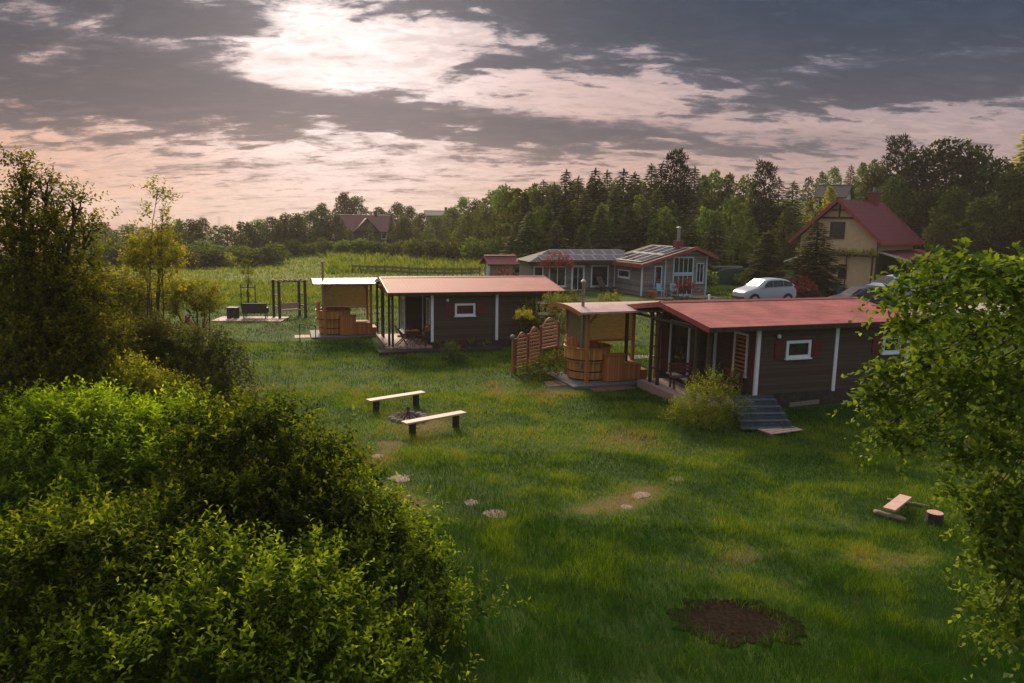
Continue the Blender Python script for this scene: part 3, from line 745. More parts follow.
for x in (-.85, .85):
    for z in (.75, 1.5): b.box(x - .03, x + .03, -.38, .38, z, z + .07)
b.build('side_rail', M['postw'], t)
b = MB(); b.box(-.7, .7, -.25, .25, .5, .55); b.box(-.7, .7, .24, .28, .6, .95); s = b.build('seat', M['palewood'], t)
b = MB()
for x in (-.62, .62): b.tube([(x, 0, .55), (x, 0, 2.36)], .012, 5)
b.build('rope', M['rattan'], s)

# ------------------------------------------------------------------ grey house
GH = at(641, 297, 54.0); GH.z = tz(GH.x, GH.y); GA = R(20)
t = thing('grey_house', 'long grey clad house with solar panels and pale blue window frames', 'house', GH, GA)
zb = 1.20 - GH.z + .0
zb = .05
EH, PK = 2.32, 3.55      # eave and ridge of the wing above floor
UP_, UW = 4.1, 5.5
w = MB()
w.add([(0, 0, -.8), (UW, 0, -.8), (UW, 0, 2.95), (UP_, 0, PK - .1), (0, 0, EH)], [(0, 1, 2, 3, 4)])
w.add([(0, 0, -.8), (0, 6.9, -.8), (0, 6.9, EH), (0, 0, EH)], [(0, 1, 2, 3)])
w.add([(UW, 0, -.8), (UW, 6.9, -.8), (UW, 6.9, 2.95), (UW, 0, 2.95)], [(0, 1, 2, 3)])
w.add([(0, 6.9, -.8), (UW, 6.9, -.8), (UW, 6.9, 2.95), (UP_, 6.9, PK - .9), (0, 6.9, EH)], [(0, 1, 2, 3, 4)])
w.box(-6.9, -.003, 4.3, 6.9, -.8, 2.3)
w.build('wall', M['grey'], t)
r = MB(); th = .14
def slope(pts, mi=0):
    r.add(pts, [tuple(range(len(pts)))], mi); r.add([(a, b_, c - th) for a, b_, c in pts][::-1], [tuple(range(len(pts)))], 1)
slope([(-.45, -.6, EH - .05), (UP_, -.6, PK), (UP_, 5.9, PK), (-.45, 5.9, EH - .05)], 2)
slope([(UP_, -.6, PK), (UW + .5, -.6, 2.8), (UW + .5, 7.4, 2.8), (UP_, 7.4, PK)])
slope([(-.45, 5.9, EH - .05), (UP_, 5.9, PK), (UP_, 7.4, 2.7), (-.45, 7.4, EH - .05)], 2)
slope([(-7.3, 3.75, 2.3), (-.2, 3.75, 2.3), (1.7, 5.7, 3.1), (-5.0, 5.7, 3.1)], 2)
slope([(-5.0, 5.7, 3.1), (1.7, 5.7, 3.1), (-.2, 7.5, 2.3), (-7.0, 7.5, 2.3)], 2)
slope([(-7.3, 3.75, 2.3), (-5.0, 5.7, 3.1), (-7.0, 7.5, 2.3)], 2)
rf = r.build('roof', [M['roofedge'], M['under'], M['slate']], t)
f = MB()
f.bar((-.47, -.63, EH - .09), (UP_, -.63, PK - .04), .05, .22); f.bar((UP_, -.63, PK - .04), (UW + .52, -.63, 2.76), .05, .22)
f.bar((-.48, -.6, EH - .1), (-.48, 4.2, EH - .1), .05, .3)
f.build('fascia', M['roofedge'], rf)
f = MB(); f.bar((-7.42, 3.72, 2.22), (-.5, 3.72, 2.22), .05, .2); f.build('eave_board', M['under'], rf)
c = MB(); c.box(3.5, 4.1, 1.1, 1.7, PK - .6, PK + .42); ch = c.build('chimney', M['brick'], rf)
c = MB(); c.tube([(3.8, 1.4, PK + .42), (3.8, 1.4, PK + 1.35)], .13, 12); c.lathe([(.2, PK + 1.36), (.2, PK + 1.42), (.03, PK + 1.5)], 12, (3.8, 1.4, 0)); c.build('flue', M['steel'], ch)
def panel_on(o, a, b_, c_, d_, k):
    """one solar panel, corners a..d on the slope"""
    n = (Vector(b_) - Vector(a)).cross(Vector(d_) - Vector(a)).normalized()
    n = n if n.z > 0 else -n
    n = (n + Vector((.0, .008 * math.sin(k * 2.3), .0)) + Vector((.008 * math.cos(k * 1.7), 0, 0))).normalized()
    vs = [Vector(q) + n * .05 for q in (a, b_, c_, d_)]; vt = [v + n * .04 for v in vs]
    m_ = MB(); m_.add(vs + vt, [(0, 1, 2, 3), (0, 1, 5, 4), (1, 2, 6, 5), (2, 3, 7, 6), (3, 0, 4, 7)], 1)
    cen = sum(vt, Vector()) / 4
    vi = [cen + (v - cen) * .925 + n * .002 for v in vt]
    m_.add(vi, [(0, 1, 2, 3)], 0); m_.add(vt + vi, [(0, 1, 5, 4), (1, 2, 6, 5), (2, 3, 7, 6), (3, 0, 4, 7)], 1)
    m_.build('solar_panel', [M['panel'], M['alu']], o)
k = 0
for j in range(2):
    for i in range(8 - j):
        f0 = .06 + .46 * j; f1 = f0 + .44
        P = lambda u, fz: (u, 3.75 + 1.95 * fz, 2.3 + .8 * fz)
        u0 = -6.3 + .9 * i + j * 1.25
        panel_on(t, P(u0, f0), P(u0 + .86, f0), P(u0 + .86, f1), P(u0, f1), k); k += 1
for j in range(2):
    for i in range(4):
        P = lambda fu, v: (-.45 + 4.55 * fu, v, EH - .05 + (PK - EH + .05) * fu)
        f0 = .1 + .42 * j; v0 = .2 + 1.15 * i
        panel_on(t, P(f0, v0), P(f0, v0 + 1.1), P(f0 + .4, v0 + 1.1), P(f0 + .4, v0), k); k += 1
Y = 4.3
frame_window(t, -6.75, -5.95, 1.0, 1.95, Y, name='window'); frame_window(t, -5.5, -4.1, .4, 1.95, Y, bars=1)
d = frame_window(t, -3.65, -2.55, .0, 2.0, Y, bars=1, fr=.14, name='door')
frame_window(t, -2.0, -.5, .35, 2.0, Y, fr=.1)
frame_window(t, .9 + .9, 3.6, 1.15, 1.75, 0, 'x-', fr=.09)
frame_window(t, 1.0, 1.65, .55, 2.2, 0, m=M['bluewhite']); 
frame_window(t, 2.55, 4.3, .0, 1.55, 0, m=M['bluewhite'], bars=3, fr=.1, name='door'); frame_window(t, 2.55, 4.3, 1.61, 2.85, 0, m=M['bluewhite'], bars=3, fr=.1)
frame_window(t, 4.55, 5.2, .9, 2.4, 0, m=M['bluewhite'], bars=1, fr=.08)
for x, y, z in ((-.012, -.012, 2.25), (1.9, -.02, 2.8), (UW - .06, -.02, 2.9)):
    b = MB(); b.box(x - .06, x + .06, y - .03, y + .008, -.1, z); b.build('corner_board', M['bluewhite'] if x > .5 else M['white'], t)
b = MB(); b.box(-.04, -.002, 4.12, 4.26, -.1, 2.2); b.build('corner_board', M['white'], t)
b = MB(); b.box(-.2, UW, -3.2, -.03, -.3, -.01); tag(b.build('terrace', M['paver'], None, loc=GH, rz=GA), 'paved terrace in front of the pale blue doors of the grey house', 'terrace')
def plastic_chair(loc, rz, label):
    t = thing('plastic_chair', label, 'chair', loc, rz, 'teal chairs on the terrace')
    b = MB(); b.box(-.26, .26, -.25, .25, .42, .46); b.build('seat', M['teal'], t, bevel=.02)
    b = MB(); b.add([(-.27, .24, .46), (.27, .24, .46), (.24, .36, .95), (-.24, .36, .95)], [(0, 1, 2, 3)]); b.add([(-.27, .27, .46), (-.24, .39, .95), (.24, .39, .95), (.27, .27, .46)], [(0, 1, 2, 3)]); b.build('backrest', M['teal'], t)
    for x in (-.23, .23):
        for y in (-.22, .22):
            b = MB(); b.bar((x * 1.1, y * 1.1, 0), (x, y, .42), .045); b.build('leg', M['teal'], t)
        b = MB(); b.box(x * 1.2 - .03, x * 1.2 + .03, -.2, .28, .64, .67); b.build('armrest', M['teal'], t)
plastic_chair(loc_in(GH, GA, 1.25, -.75), GA + R(15), 'teal plastic chair on the terrace nearer the orange planter'); plastic_chair(loc_in(GH, GA, 2.25, -.8), GA - R(20), 'teal plastic chair on the terrace nearer the red bush')
t = thing('planter', 'round orange planter with flowers at the corner of the grey house', 'planter', loc_in(GH, GA, .45, -.8))
b = MB(); b.lathe([(0, 0), (.26, 0), (.36, .42), (.38, .45), (.3, .45), (.28, .4), (0, .4)], 20); b.build('pot', M['pot'], t, True)
t = thing('lounge_chair', 'dark covered lounge chair in front of the big window of the grey house', 'chair', loc_in(GH, GA, -1.1, 3.2), GA + R(30))
b = MB(); b.box(-.35, .35, -.6, .5, .3, .42); b.build('seat', M['rattan'], t, bevel=.03)
b = MB(); b.bar((-.0, .45, .4), (.0, .85, 1.15), .7, .1); b.build('backrest', M['brownwall'], t)
for x in (-.3, .3):
    for y in (-.5, .4):
        b = MB(); b.box(x - .03, x + .03, y - .03, y + .03, -.05, .3); b.build('leg', M['rattan'], t)

# ------------------------------------------------------------------ shed
SH = at(491, 280, 63); SH.z = tz(SH.x, SH.y) + .5
t = thing('garden_shed', 'small shed with red gable roof and pale door at the edge of the slope', 'shed', SH, R(18))
b = MB()
for x in (0, 2.1): b.add([(x, 0, -.6), (x, 2.0, -.6), (x, 2.0, 1.75), (x, 1.0, 2.2), (x, 0, 1.75)], [(0, 1, 2, 3, 4)])
for y in (0, 2.0): b.add([(0, y, -.6), (2.1, y, -.6), (2.1, y, 1.75), (0, y, 1.75)], [(0, 1, 2, 3)])
b.build('wall', M['grey'], t)
gable_roof_parts(t, -.35, 2.45, -.4, 1.0, 2.4, 1.68, 2.36, 1.68, .1, M['roofy'], M['roofedge'], M['under'])
b = MB(); b.box(-.03, -.002, .35, 1.45, -.1, 1.7); d = b.build('door', M['bluewhite'], t); b = MB(); b.box(-.07, -.03, .45, .49, .8, .95); b.build('handle', M['steel'], d)
b = MB(); b.box(.06, 1.95, -.03, -.002, -.2, 1.6); b.build('front_panel', M['palewood'], t)

# ------------------------------------------------------------------ yellow house
YC = Vector((27.7, 65.0, 0)); YA = R(-45)
YC.z = tz(YC.x, YC.y)
t = thing('yellow_house', 'cream rendered house with steep dark red roof and brick chimney', 'house', YC, YA)
zr = 8.85 - YC.z; sl = .925; hw = 3.3; Ln = 10.4
w = MB()
for y in (.7, Ln - .5):
    w.add([(-hw, y, -1), (hw, y, -1), (hw, y, zr - .2 - hw * sl), (0, y, zr - .2), (-hw, y, zr - .2 - hw * sl)], [(0, 1, 2, 3, 4)])
for x in (-hw, hw): w.add([(x, .7, -1), (x, Ln - .5, -1), (x, Ln - .5, zr - .2 - hw * sl), (x, .7, zr - .2 - hw * sl)], [(0, 1, 2, 3)])
w.build('wall', M['cream'], t)
r = MB(); ov = 4.05
for s in (-1, 1):
    P = [(0, 0, zr), (s * ov, 0, zr - ov * sl), (s * ov, Ln, zr - ov * sl), (0, Ln, zr)]
    r.add(P, [(0, 1, 2, 3)], 0); r.add([(a, b_, c - .16) for a, b_, c in P], [(0, 3, 2, 1)], 1)
rf = r.build('roof', [M['roofy'], M['under']], t)
f = MB()
for y in (-.015, Ln + .015):
    for s in (-1, 1): f.bar((0, y, zr - .08), (s * (ov + .02), y, zr - .08 - ov * sl), .05, .26)
for s in (-1, 1): f.bar((s * (ov + .03), 0, zr - ov * sl - .06), (s * (ov + .03), Ln, zr - ov * sl - .06), .06, .16)
f.build('fascia', M['roofedge'], rf)
c = MB(); c.box(-.35, .45, Ln - 2.6, Ln - 1.9, zr - .8, zr + .8); ch = c.build('chimney', M['brick'], rf)
c = MB(); c.box(-.42, .52, Ln - 2.67, Ln - 1.83, zr + .8, zr + .9); c.tube([(.05, Ln - 2.25, zr + .9), (.05, Ln - 2.25, zr + 1.3)], .12, 10); c.build('chimney_cap', M['slab'], ch)
f = MB(); f.bar((-1.45, .62, zr - 1.6), (1.45, .62, zr - 1.6), .12, .16); f.bar((0, .62, zr - 1.6), (0, .62, zr - .3), .1, .1); f.bar((-.7, .62, zr - .95), (.7, .62, zr - .95), .1, .1); f.build('gable_truss', M['postw'], t)
frame_window(t, -.72, .55, zr - 3.35, zr - 1.95, .7, fr=.1, m=M['postw'], bars=0)
frame_window(t, .3, 1.0, .9, 2.1, .7, fr=.08, m=M['postw'])
b = MB(); b.tube([(.95, .55, 0), (.95, .55, 3.3)], .05, 8); b.tube([(hw + .1, .6, 0), (hw + .1, .6, zr - 4)], .05, 8); b.build('downpipe', M['postw'], t)
b = MB(); b.add([(hw + .02, 1.0, 3.35), (hw + 2.6, 1.0, 2.65), (hw + 2.6, Ln + 1, 2.65), (hw + .02, Ln + 1, 3.35)], [(0, 1, 2, 3)], 0); b.add([(hw + .02, 1.0, 3.25), (hw + .02, Ln + 1, 3.25), (hw + 2.6, Ln + 1, 2.55), (hw + 2.6, 1.0, 2.55)], [(0, 1, 2, 3)], 1)
lr = b.build('porch_roof', [M['roofy'], M['under']], t)
b = MB(); b.bar((hw + .02, .96, 3.3), (hw + 2.65, .96, 2.6), .05, .16); b.build('fascia', M['palewall'], lr)
for y in (1.2, 4.4, 7.6, 11):
    b = MB(); b.box(hw + 2.35, hw + 2.5, y, y + .15, -.6, 2.6); b.build('porch_post', M['postw'], t)
b = MB(); b.box(hw + .022, hw + .05, 2.5, 3.6, 0, 2.1); b.box(hw + .022, hw + .05, 5, 6.4, .9, 2.1); b.build('side_door', M['glass'], t)
b = MB(); b.box(hw + .002, hw + .02, .75, Ln - .55, -.8, 3.2); b.build('side_cladding', M['postw'], t)
b = MB(); b.bar((-hw + .3, .3, 2.9), (hw + .2, .3, 2.9), .12, .16); 
for x in (-hw + .5, hw - .1): b.box(x - .06, x + .06, .24, .36, -.5, 2.83)
b.build('vine_beam', M['postw'], t)
b = MB(); b.bar((-4.6, .5, 2.1), (-2.7, -.2, 2.75), .08, .1); b.build('awning_pole', M['white'], t)

# ------------------------------------------------------------------ distant houses
def far_house(name, label, px, py, D, W, Dp, hw_, hr, rz, mw, mr, chim=True):
    p = at(px, py, D); p.z = tz(p.x, p.y) - .5
    base = p.z; eave = at(px, py, D).z; 
    t = thing(name, label, 'house', p, rz)
    h = max(2.5, eave - base - hr)
    b = MB()
    for x in (-W / 2, W / 2): b.add([(x, 0, 0), (x, Dp, 0), (x, Dp, h), (x, Dp / 2, h + hr - .2), (x, 0, h)], [(0, 1, 2, 3, 4)])
    for y in (0, Dp): b.add([(-W / 2, y, 0), (W / 2, y, 0), (W / 2, y, h), (-W / 2, y, h)], [(0, 1, 2, 3)])
    b.build('wall', mw, t)
    gable_roof_parts(t, -W / 2 - .5, W / 2 + .5, -.6, Dp / 2, Dp + .6, h - .25, h + hr, h - .25, .15, mr, mr, M['under'])
    for k in range(3):
        x = -W / 2 + W * (k + .5) / 3; frame_window(t, x - .5, x + .5, h - 1.7, h - .5, 0)
    frame_window(t, Dp * .35, Dp * .6, h - 1.6, h - .4, -W / 2, 'x-')
    if chim:
        b = MB(); b.box(W * .2, W * .2 + .6, Dp / 2 - .3, Dp / 2 + .3, h + hr - .5, h + hr + .8); b.build('chimney', M['brick'], t)
    return t, h
th_, hh = far_house('brown_house', 'brown house with tall red brown roof among trees on the slope', 366, 215, 150, 10.5, 8, 3, 3.0, R(18), M['brownwall'], M['brownroof'])
b = MB(); b.add([(-2.2, -1.2, hh - .1), (2.2, -1.2, hh - .1), (0, -1.2, hh + 2.1)], [(0, 1, 2)], 1)
b.add([(-2.6, -1.6, hh - .3), (0, -1.6, hh + 2.4), (0, 4, hh + 2.4), (-2.6, 1.2, hh - .3)], [(0, 1, 2, 3)], 0); b.add([(2.6, -1.6, hh - .3), (2.6, 1.2, hh - .3), (0, 4, hh + 2.4), (0, -1.6, hh + 2.4)], [(0, 1, 2, 3)], 0)
b.build('cross_gable', [M['brownroof'], M['brownwall']], th_)
far_house('pale_house', 'pale house with flat grey roof just showing above the treetops', 440, 210.5, 170, 6, 7, 3, 1.0, R(8), M['palewall'], M['slate'])
far_house('hill_house', 'grey roofed house high on the hill behind the dark trees', 832, 184, 108, 3.4, 5, 3, 1.6, R(-35), M['palewall'], M['slate'], False)

# ------------------------------------------------------------------ cars
def make_car(loc, rz, label, paint, prof=None, group='cars parked in the yard', name='parked_car', Lc=3.8, Wc=1.68, hc=1.5):
    t = thing(name, label, 'car', loc, rz, group)
    k = hc / 1.5
    # stations along x: (x, z_bottom, z_belt, z_top, half width at belt, half width at top)
    st = [(0, .42, .62, .66, .58, .50), (.06, .24, .72, .74, .74, .66), (.35, .2, .82 * k, .84 * k, .81, .72), (.85, .2, .92 * k, .96 * k, .84, .70), (1.15, .2, .95 * k, 1.14 * k, .84, .64), (1.55, .2, .97 * k, 1.40 * k, .84, .60),
          (2.0, .2, .98 * k, 1.49 * k, .84, .60), (2.6, .2, 1.0 * k, 1.50 * k, .84, .60), (3.2, .2, 1.03 * k, 1.44 * k, .83, .58), (3.5, .22, 1.05 * k, 1.30 * k, .81, .57), (3.72, .26, 1.02 * k, 1.06 * k, .77, .58), (3.8, .36, .80, .84, .68, .55)]
    sx = Lc / 3.8; sy = Wc / 1.68
    V = []; n = 10
    for (x, zb, zt, zr_, wb, wt) in st:
        ring = [(-wb * .88, zb), (-wb, zb + .18), (-wb, zt), (-wt, zr_ - .03), (-wt * .8, zr_), (wt * .8, zr_), (wt, zr_ - .03), (wb, zt), (wb, zb + .18), (wb * .88, zb)]
        V += [(x * sx, y * sy, z) for y, z in ring]
    b = MB(); fs = []
    for i in range(len(st) - 1):
        for j in range(n): fs.append((i * n + j, i * n + (j + 1) % n, (i + 1) * n + (j + 1) % n, (i + 1) * n + j))
    fs += [tuple(range(n)), tuple(range((len(st) - 1) * n, len(st) * n))[::-1]]
    b.add(V, fs); o = b.build('body', paint, t, True); md = o.modifiers.new('round', 'SUBSURF'); md.levels = 1; md.render_levels = 2
    def side(i0, i1, a0, a1, s, off=.018):
        """quad on the glasshouse side between stations, given as fractions"""
        def P(f, h):
            i = int(f); fr = f - i; A = st[i]; B_ = st[min(i + 1, len(st) - 1)]
            zt = A[2] + (B_[2] - A[2]) * fr; zr_ = A[3] + (B_[3] - A[3]) * fr; wb = A[4] + (B_[4] - A[4]) * fr; wt = A[5] + (B_[5] - A[5]) * fr
            return ((A[0] + (B_[0] - A[0]) * fr) * sx, s * sy * (wb + (wt - wb) * h + off), zt + (zr_ - zt) * h)
        return [P(i0, a0), P(i1, a0), P(i1, a1), P(i0, a1)]
    for s in (-1, 1):
        for f0, f1 in ((4.15, 5.98), (6.05, 7.2), (7.28, 8.7)):
            g = MB(); q = side(f0, f1, .1, .80, s)
            if f0 < 5: q = [side(4.2, 4.3, .08, .1, s)[0], side(5.98, 6, .08, .1, s)[0], side(5.98, 6, .1, .80, s)[3], side(5.25, 6, .1, .78, s)[3]]
            g.add(q, [(0, 1, 2, 3)]); g.build('side_window', M['carglass'], t)
        for x in (.72, 3.08):
            wm = MB(); wm.tube([(x * sx, s * (sy * .66), .30), (x * sx, s * (sy * .845), .30)], .30, 20); wh = wm.build('wheel', M['tyre'], t)
            rm = MB(); rm.tube([(x * sx, s * (sy * .84), .30), (x * sx, s * (sy * .858), .30)], .19, 14); rm.build('rim', M['rim'], wh)
            am = MB()
            am.tube([(x * sx, s * sy * .55, .31), (x * sx, s * sy * .838, .31)], .355, 20); am.build('wheel_arch', M['bumper'], t)
        mm = MB(); mm.box(1.12 * sx, 1.26 * sx, s * sy * .84 - (.0 if s > 0 else .16), s * sy * .84 + (.16 if s > 0 else .0), .98 * k, 1.09 * k); mm.build('mirror', paint, t)
        hl = MB(); hl.add([(.12, s * sy * .77, .62), (.12, s * sy * .5, .62), (.30, s * sy * .55, .80), (.46, s * sy * .815, .80)], [(0, 1, 2, 3)]); o2 = hl.build('headlight', M['lampclear'], t)
        tl_ = MB(); tl_.box(3.52 * sx, 3.76 * sx, s * sy * .70 - .06, s * sy * .70 + .1 * (s > 0) + .06 * (s < 0) - .0, .78 * k, 1.06 * k); tl_.build('tail_light', M['lampred'], t)
    g = MB(); g.add([(1.0 * sx, -.66 * sy, 1.06 * k), (1.0 * sx, .66 * sy, 1.06 * k), (1.52 * sx, .56 * sy, 1.42 * k), (1.52 * sx, -.56 * sy, 1.42 * k)], [(0, 1, 2, 3)]); g.build('windscreen', M['carglass'], t)
    g = MB(); g.add([(3.36 * sx, -.52 * sy, 1.43 * k), (3.36 * sx, .52 * sy, 1.43 * k), (3.74 * sx, .60 * sy, 1.08 * k), (3.74 * sx, -.60 * sy, 1.08 * k)], [(0, 1, 2, 3)]); g.build('rear_window', M['carglass'], t)
    g = MB(); g.box(3.70 * sx, 3.86 * sx, -.72 * sy, .72 * sy, .32, .52); g.box(-.05, .1, -.62 * sy, .62 * sy, .28, .42); g.build('bumper', M['bumper'], t)
    return t
p = at(737, 304, 47.0); p.z = tz(p.x, p.y) + .03
make_car(p, R(15), 'silver white hatchback parked with its nose towards the grey house', M['carwhite'], hc=1.58)
p = at(828, 306, 45.0); p.z = tz(p.x, p.y) + .03
make_car(p, R(2), 'dark blue car parked beyond the nearer cabin roof', M['carblue'], Lc=4.2, hc=1.62)
p = at(862, 302, 49.0); p.z = tz(p.x, p.y) + .03
make_car(p, R(12), 'tall white car parked behind the dark blue car', M['carwhite'], Lc=4.5, Wc=1.8, hc=1.85)
p = at(838, 296, 55); p.z = tz(p.x, p.y)
t = thing('blue_bin', 'small blue bin with pale lid against the yellow house', 'bin', p); b = MB(); b.prism([(-.3, 0), (.3, 0), (.36, .95), (-.36, .95)], -.3, .3); b.build('body', mat('blue_plastic', (.05, .10, .25), .5, .1), t); b = MB(); b.box(-.38, .38, -.36, .36, .952, 1.05); b.build('lid', M['greytarp'], t)
p = at(726, 288, 67); p.z = tz(p.x, p.y)
t = thing('covered_woodpile', 'woodpile under a dark green cover beside the yard', 'woodpile', p, R(15))
b = MB(); b.prism([(-1.6, -.3), (1.6, -.3), (1.6, 1.2), (1.1, 1.55), (-.6, 1.45), (-1.6, 1.1)], -.6, .6); b.build('cover', M['tarp'], t, bevel=.08)
b = MB()
for k in range(12): b.tube([(-1.45 + .26 * k, -.2, 1.52), (-1.45 + .26 * k, .5, 1.56)], .1, 8)
b.build('log', M['log'], t)
p = hit(710, 303); 
b = MB(); b.tube([(0, 0, -.2), (0, 0, .75)], .06, 10); b.lathe([(.08, .75), (.08, .8), (.02, .84)], 10); tag(b.build('marker_post', M['white'], None, loc=at(709, 300, 45.5) * 1.0), 'short pale post at the edge of the gravel yard', 'post')
bpy.data.objects['marker_post'].location.z = tz(*bpy.data.objects['marker_post'].location.xy)

# left side oddments
p = at(122, 345, 26); p.z = tz(p.x, p.y)
t = thing('covered_barbecue', 'light grey covered barbecue with dark lid half hidden behind the shrubs', 'barbecue', p, R(10))
b = MB(); b.prism([(-.34, 0), (.34, 0), (.4, 1.9), (-.4, 1.9)], -.3, .3); b.build('cover', M['greytarp'], t, bevel=.05); b = MB(); b.prism([(-.44, 1.905), (.44, 1.905), (.3, 2.3), (-.25, 2.3)], -.34, .34); b.build('lid', M['rattan'], t, bevel=.05)
p = at(196, 332, 24); p.z = tz(p.x, p.y)
b = MB(); q = lambda px, py: at(px, py, 24) - p
b.tube([(0, 0, -.1), q(203, 350), q(200, 333), q(194, 327), q(188, 321), q(186, 316)], [.12, .11, .1, .09, .1, .04], 8)
b.tube([q(188, 321), q(184, 323)], [.08, .03], 6); b.tube([q(200, 333), q(205, 329), q(208, 318)], [.09, .06, .03], 6); b.tube([q(204, 330), q(203, 318)], [.05, .025], 6); b.tube([q(188, 319), q(191, 314)], [.04, .015], 6)
tag(b.build('dead_branch', M['rust'], None, True, loc=p), 'reddish brown bare forked branch standing among the shrubs below the meadow', 'branch')


# ------------------------------------------------------------------ foliage
def nrm(v): return v / np.maximum(np.linalg.norm(v, axis=-1, keepdims=True), 1e-9)
def leaf_verts(P, D, N, ln, wd, fold=.18):
    D = nrm(D); S = nrm(np.cross(D, N)); N = np.cross(S, D)
    ln = ln[:, None]; wd = wd[:, None]
    mid = P + D * ln * .45
    V = np.stack([P, mid + S * wd * .5 + N * wd * fold, P + D * ln - N * ln * .08, mid - S * wd * .5 + N * wd * fold], 1)
    return V.reshape(-1, 3)
def quadF(n): return np.arange(n * 4, dtype=np.int32).reshape(-1, 4)
def unit(r, n):
    v = r.normal(size=(n, 3)); return nrm(v)
def sprigs(r, O, Dr, Ls, K, ln, wd, tone0, droop=.15, tip=.5):
    """shoots with alternating leaves: returns leaf verts and each leaf's tone"""
    S = len(O); Dr = nrm(Dr); a = nrm(np.cross(Dr, unit(r, S))); b = np.cross(Dr, a)
    VV = []; TT = []
    for k in range(K):
        t = (k + .6) / K; ang = k * 2.4 + r.uniform(0, .6, S)
        side = a * np.cos(ang)[:, None] + b * np.sin(ang)[:, None]
        pos = O + Dr * (Ls * t)[:, None]; pos[:, 2] -= droop * Ls * t * t
        d = nrm(Dr * (.35 + .5 * t) + side * .8 + r.normal(size=(S, 3)) * .22 + np.array([0, 0, -.12]))
        up = np.array([0, 0, 1.]) + r.normal(size=(S, 3)) * .24
        sz = (1.05 - .45 * t) * r.uniform(.75, 1.2, S)
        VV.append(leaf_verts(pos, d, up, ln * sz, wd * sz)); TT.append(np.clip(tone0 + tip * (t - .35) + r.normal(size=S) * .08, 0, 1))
    return np.concatenate(VV), np.concatenate(TT)
def grow(name, label, cat, root, lobes, lmat, seed, dens=55, L=.34, K=9, ln=.085, wd=.05, bias=(0, 0, .75), trunk=.06, skirt=True, group=None, sub=0, inner=.55, droop=.15, tip=.5, stems=True, crown='crown', tone=(.1, .45), twigs=True, mtr=None, hub=None, rag=.42):
    """plant whose stems run from the root to every lobe; shoots with leaves fill the lobes"""
    r = np.random.default_rng(seed); t = thing(name, label, cat, root, 0, group); ro = np.array(root)
    lobes = [(np.array(c, float), rad, w) for c, rad, w in lobes]
    full = list(lobes)
    if sub:
        full = []
        for c, rad, w in lobes:
            full.append((c, rad * .8, w * .55))
            for j in range(sub):
                u = unit(r, 1)[0]; u[2] = abs(u[2]) * .9 + .1 * r.normal()
                full.append((c + nrm(u) * rad * r.uniform(.6, 1.0) * np.array([1, 1, .85]), rad * r.uniform(.28, .46), w * 1.15))
    if skirt:
        for c, rad, w in lobes:
            g = tz(c[0], c[1]); z = c[2] - rad * 1.1
            while z > g + .25:
                full.append((np.array([c[0] + r.normal() * .2, c[1] + r.normal() * .2, z]), rad * 1.02, w * .6)); z -= rad * 1.1
    b = MB()
    if stems:
        for i, (c, rad, w) in enumerate(lobes):
            st = ro + np.array([r.normal() * trunk * 1.5, r.normal() * trunk * 1.5, -.15])
            m1 = st + (c - st) * .4 + r.normal(size=3) * .12 + np.array([0, 0, .25 * abs(c[2] - st[2]) * .5]); m2 = st + (c - st) * .75 + r.normal(size=3) * .1 + np.array([0, 0, .1 * abs(c[2] - st[2])])
            if hub is not None:
                hb = np.array(hub) + r.normal(size=3) * .12; m1 = hb; m2 = hb + (c - hb) * .55 + np.array([0, 0, .18 * np.linalg.norm(c[:2] - hb[:2])])
            b.tube([st, m1, m2, c], [trunk, trunk * .7, trunk * .45, trunk * .2], 6)
            if twigs:
                for j in range(6):
                    e = c + unit(r, 1)[0] * rad * .9; b.tube([m2 + (c - m2) * r.uniform(.3, 1), (c + e) / 2 + r.normal(size=3) * .04, e], [trunk * .28, trunk * .18, trunk * .08], 4)
        b.build('trunk', mtr or M['bark'], t).matrix_parent_inverse = Matrix.Translation(-Vector(root))
    VV = []; TT = []
    for c, rad, w in full:
        n = max(4, int(dens * w * 12.57 * rad * rad * .75)); u = unit(r, n)
        u[:, 2] = np.where(u[:, 2] < -.3, -u[:, 2] * .6, u[:, 2]); u = nrm(u)
        f = r.uniform(inner, 1.0, n) ** .6
        sc = rad * (1 + rag * fbm(u[:, 0] * 3 + c[0] * 5, u[:, 1] * 3 + u[:, 2] * 3, 1.2, seed + 3)) * f
        O = c + u * sc[:, None] * np.array([1, 1, .9])
        d = u * .7 + np.array(bias) + r.normal(size=(n, 3)) * .35
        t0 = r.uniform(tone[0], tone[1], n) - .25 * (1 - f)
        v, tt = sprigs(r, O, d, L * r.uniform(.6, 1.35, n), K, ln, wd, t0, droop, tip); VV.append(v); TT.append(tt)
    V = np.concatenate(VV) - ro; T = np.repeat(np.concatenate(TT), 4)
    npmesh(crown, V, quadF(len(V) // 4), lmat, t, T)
    return t
def LB(lst, D0):
    return [(tuple(at(px, py, D0 + dd)), rad, w) for px, py, dd, rad, w in lst]
def rootof(px, D): 
    p = at(px, 300, D); return (p.x, p.y, tz(p.x, p.y))

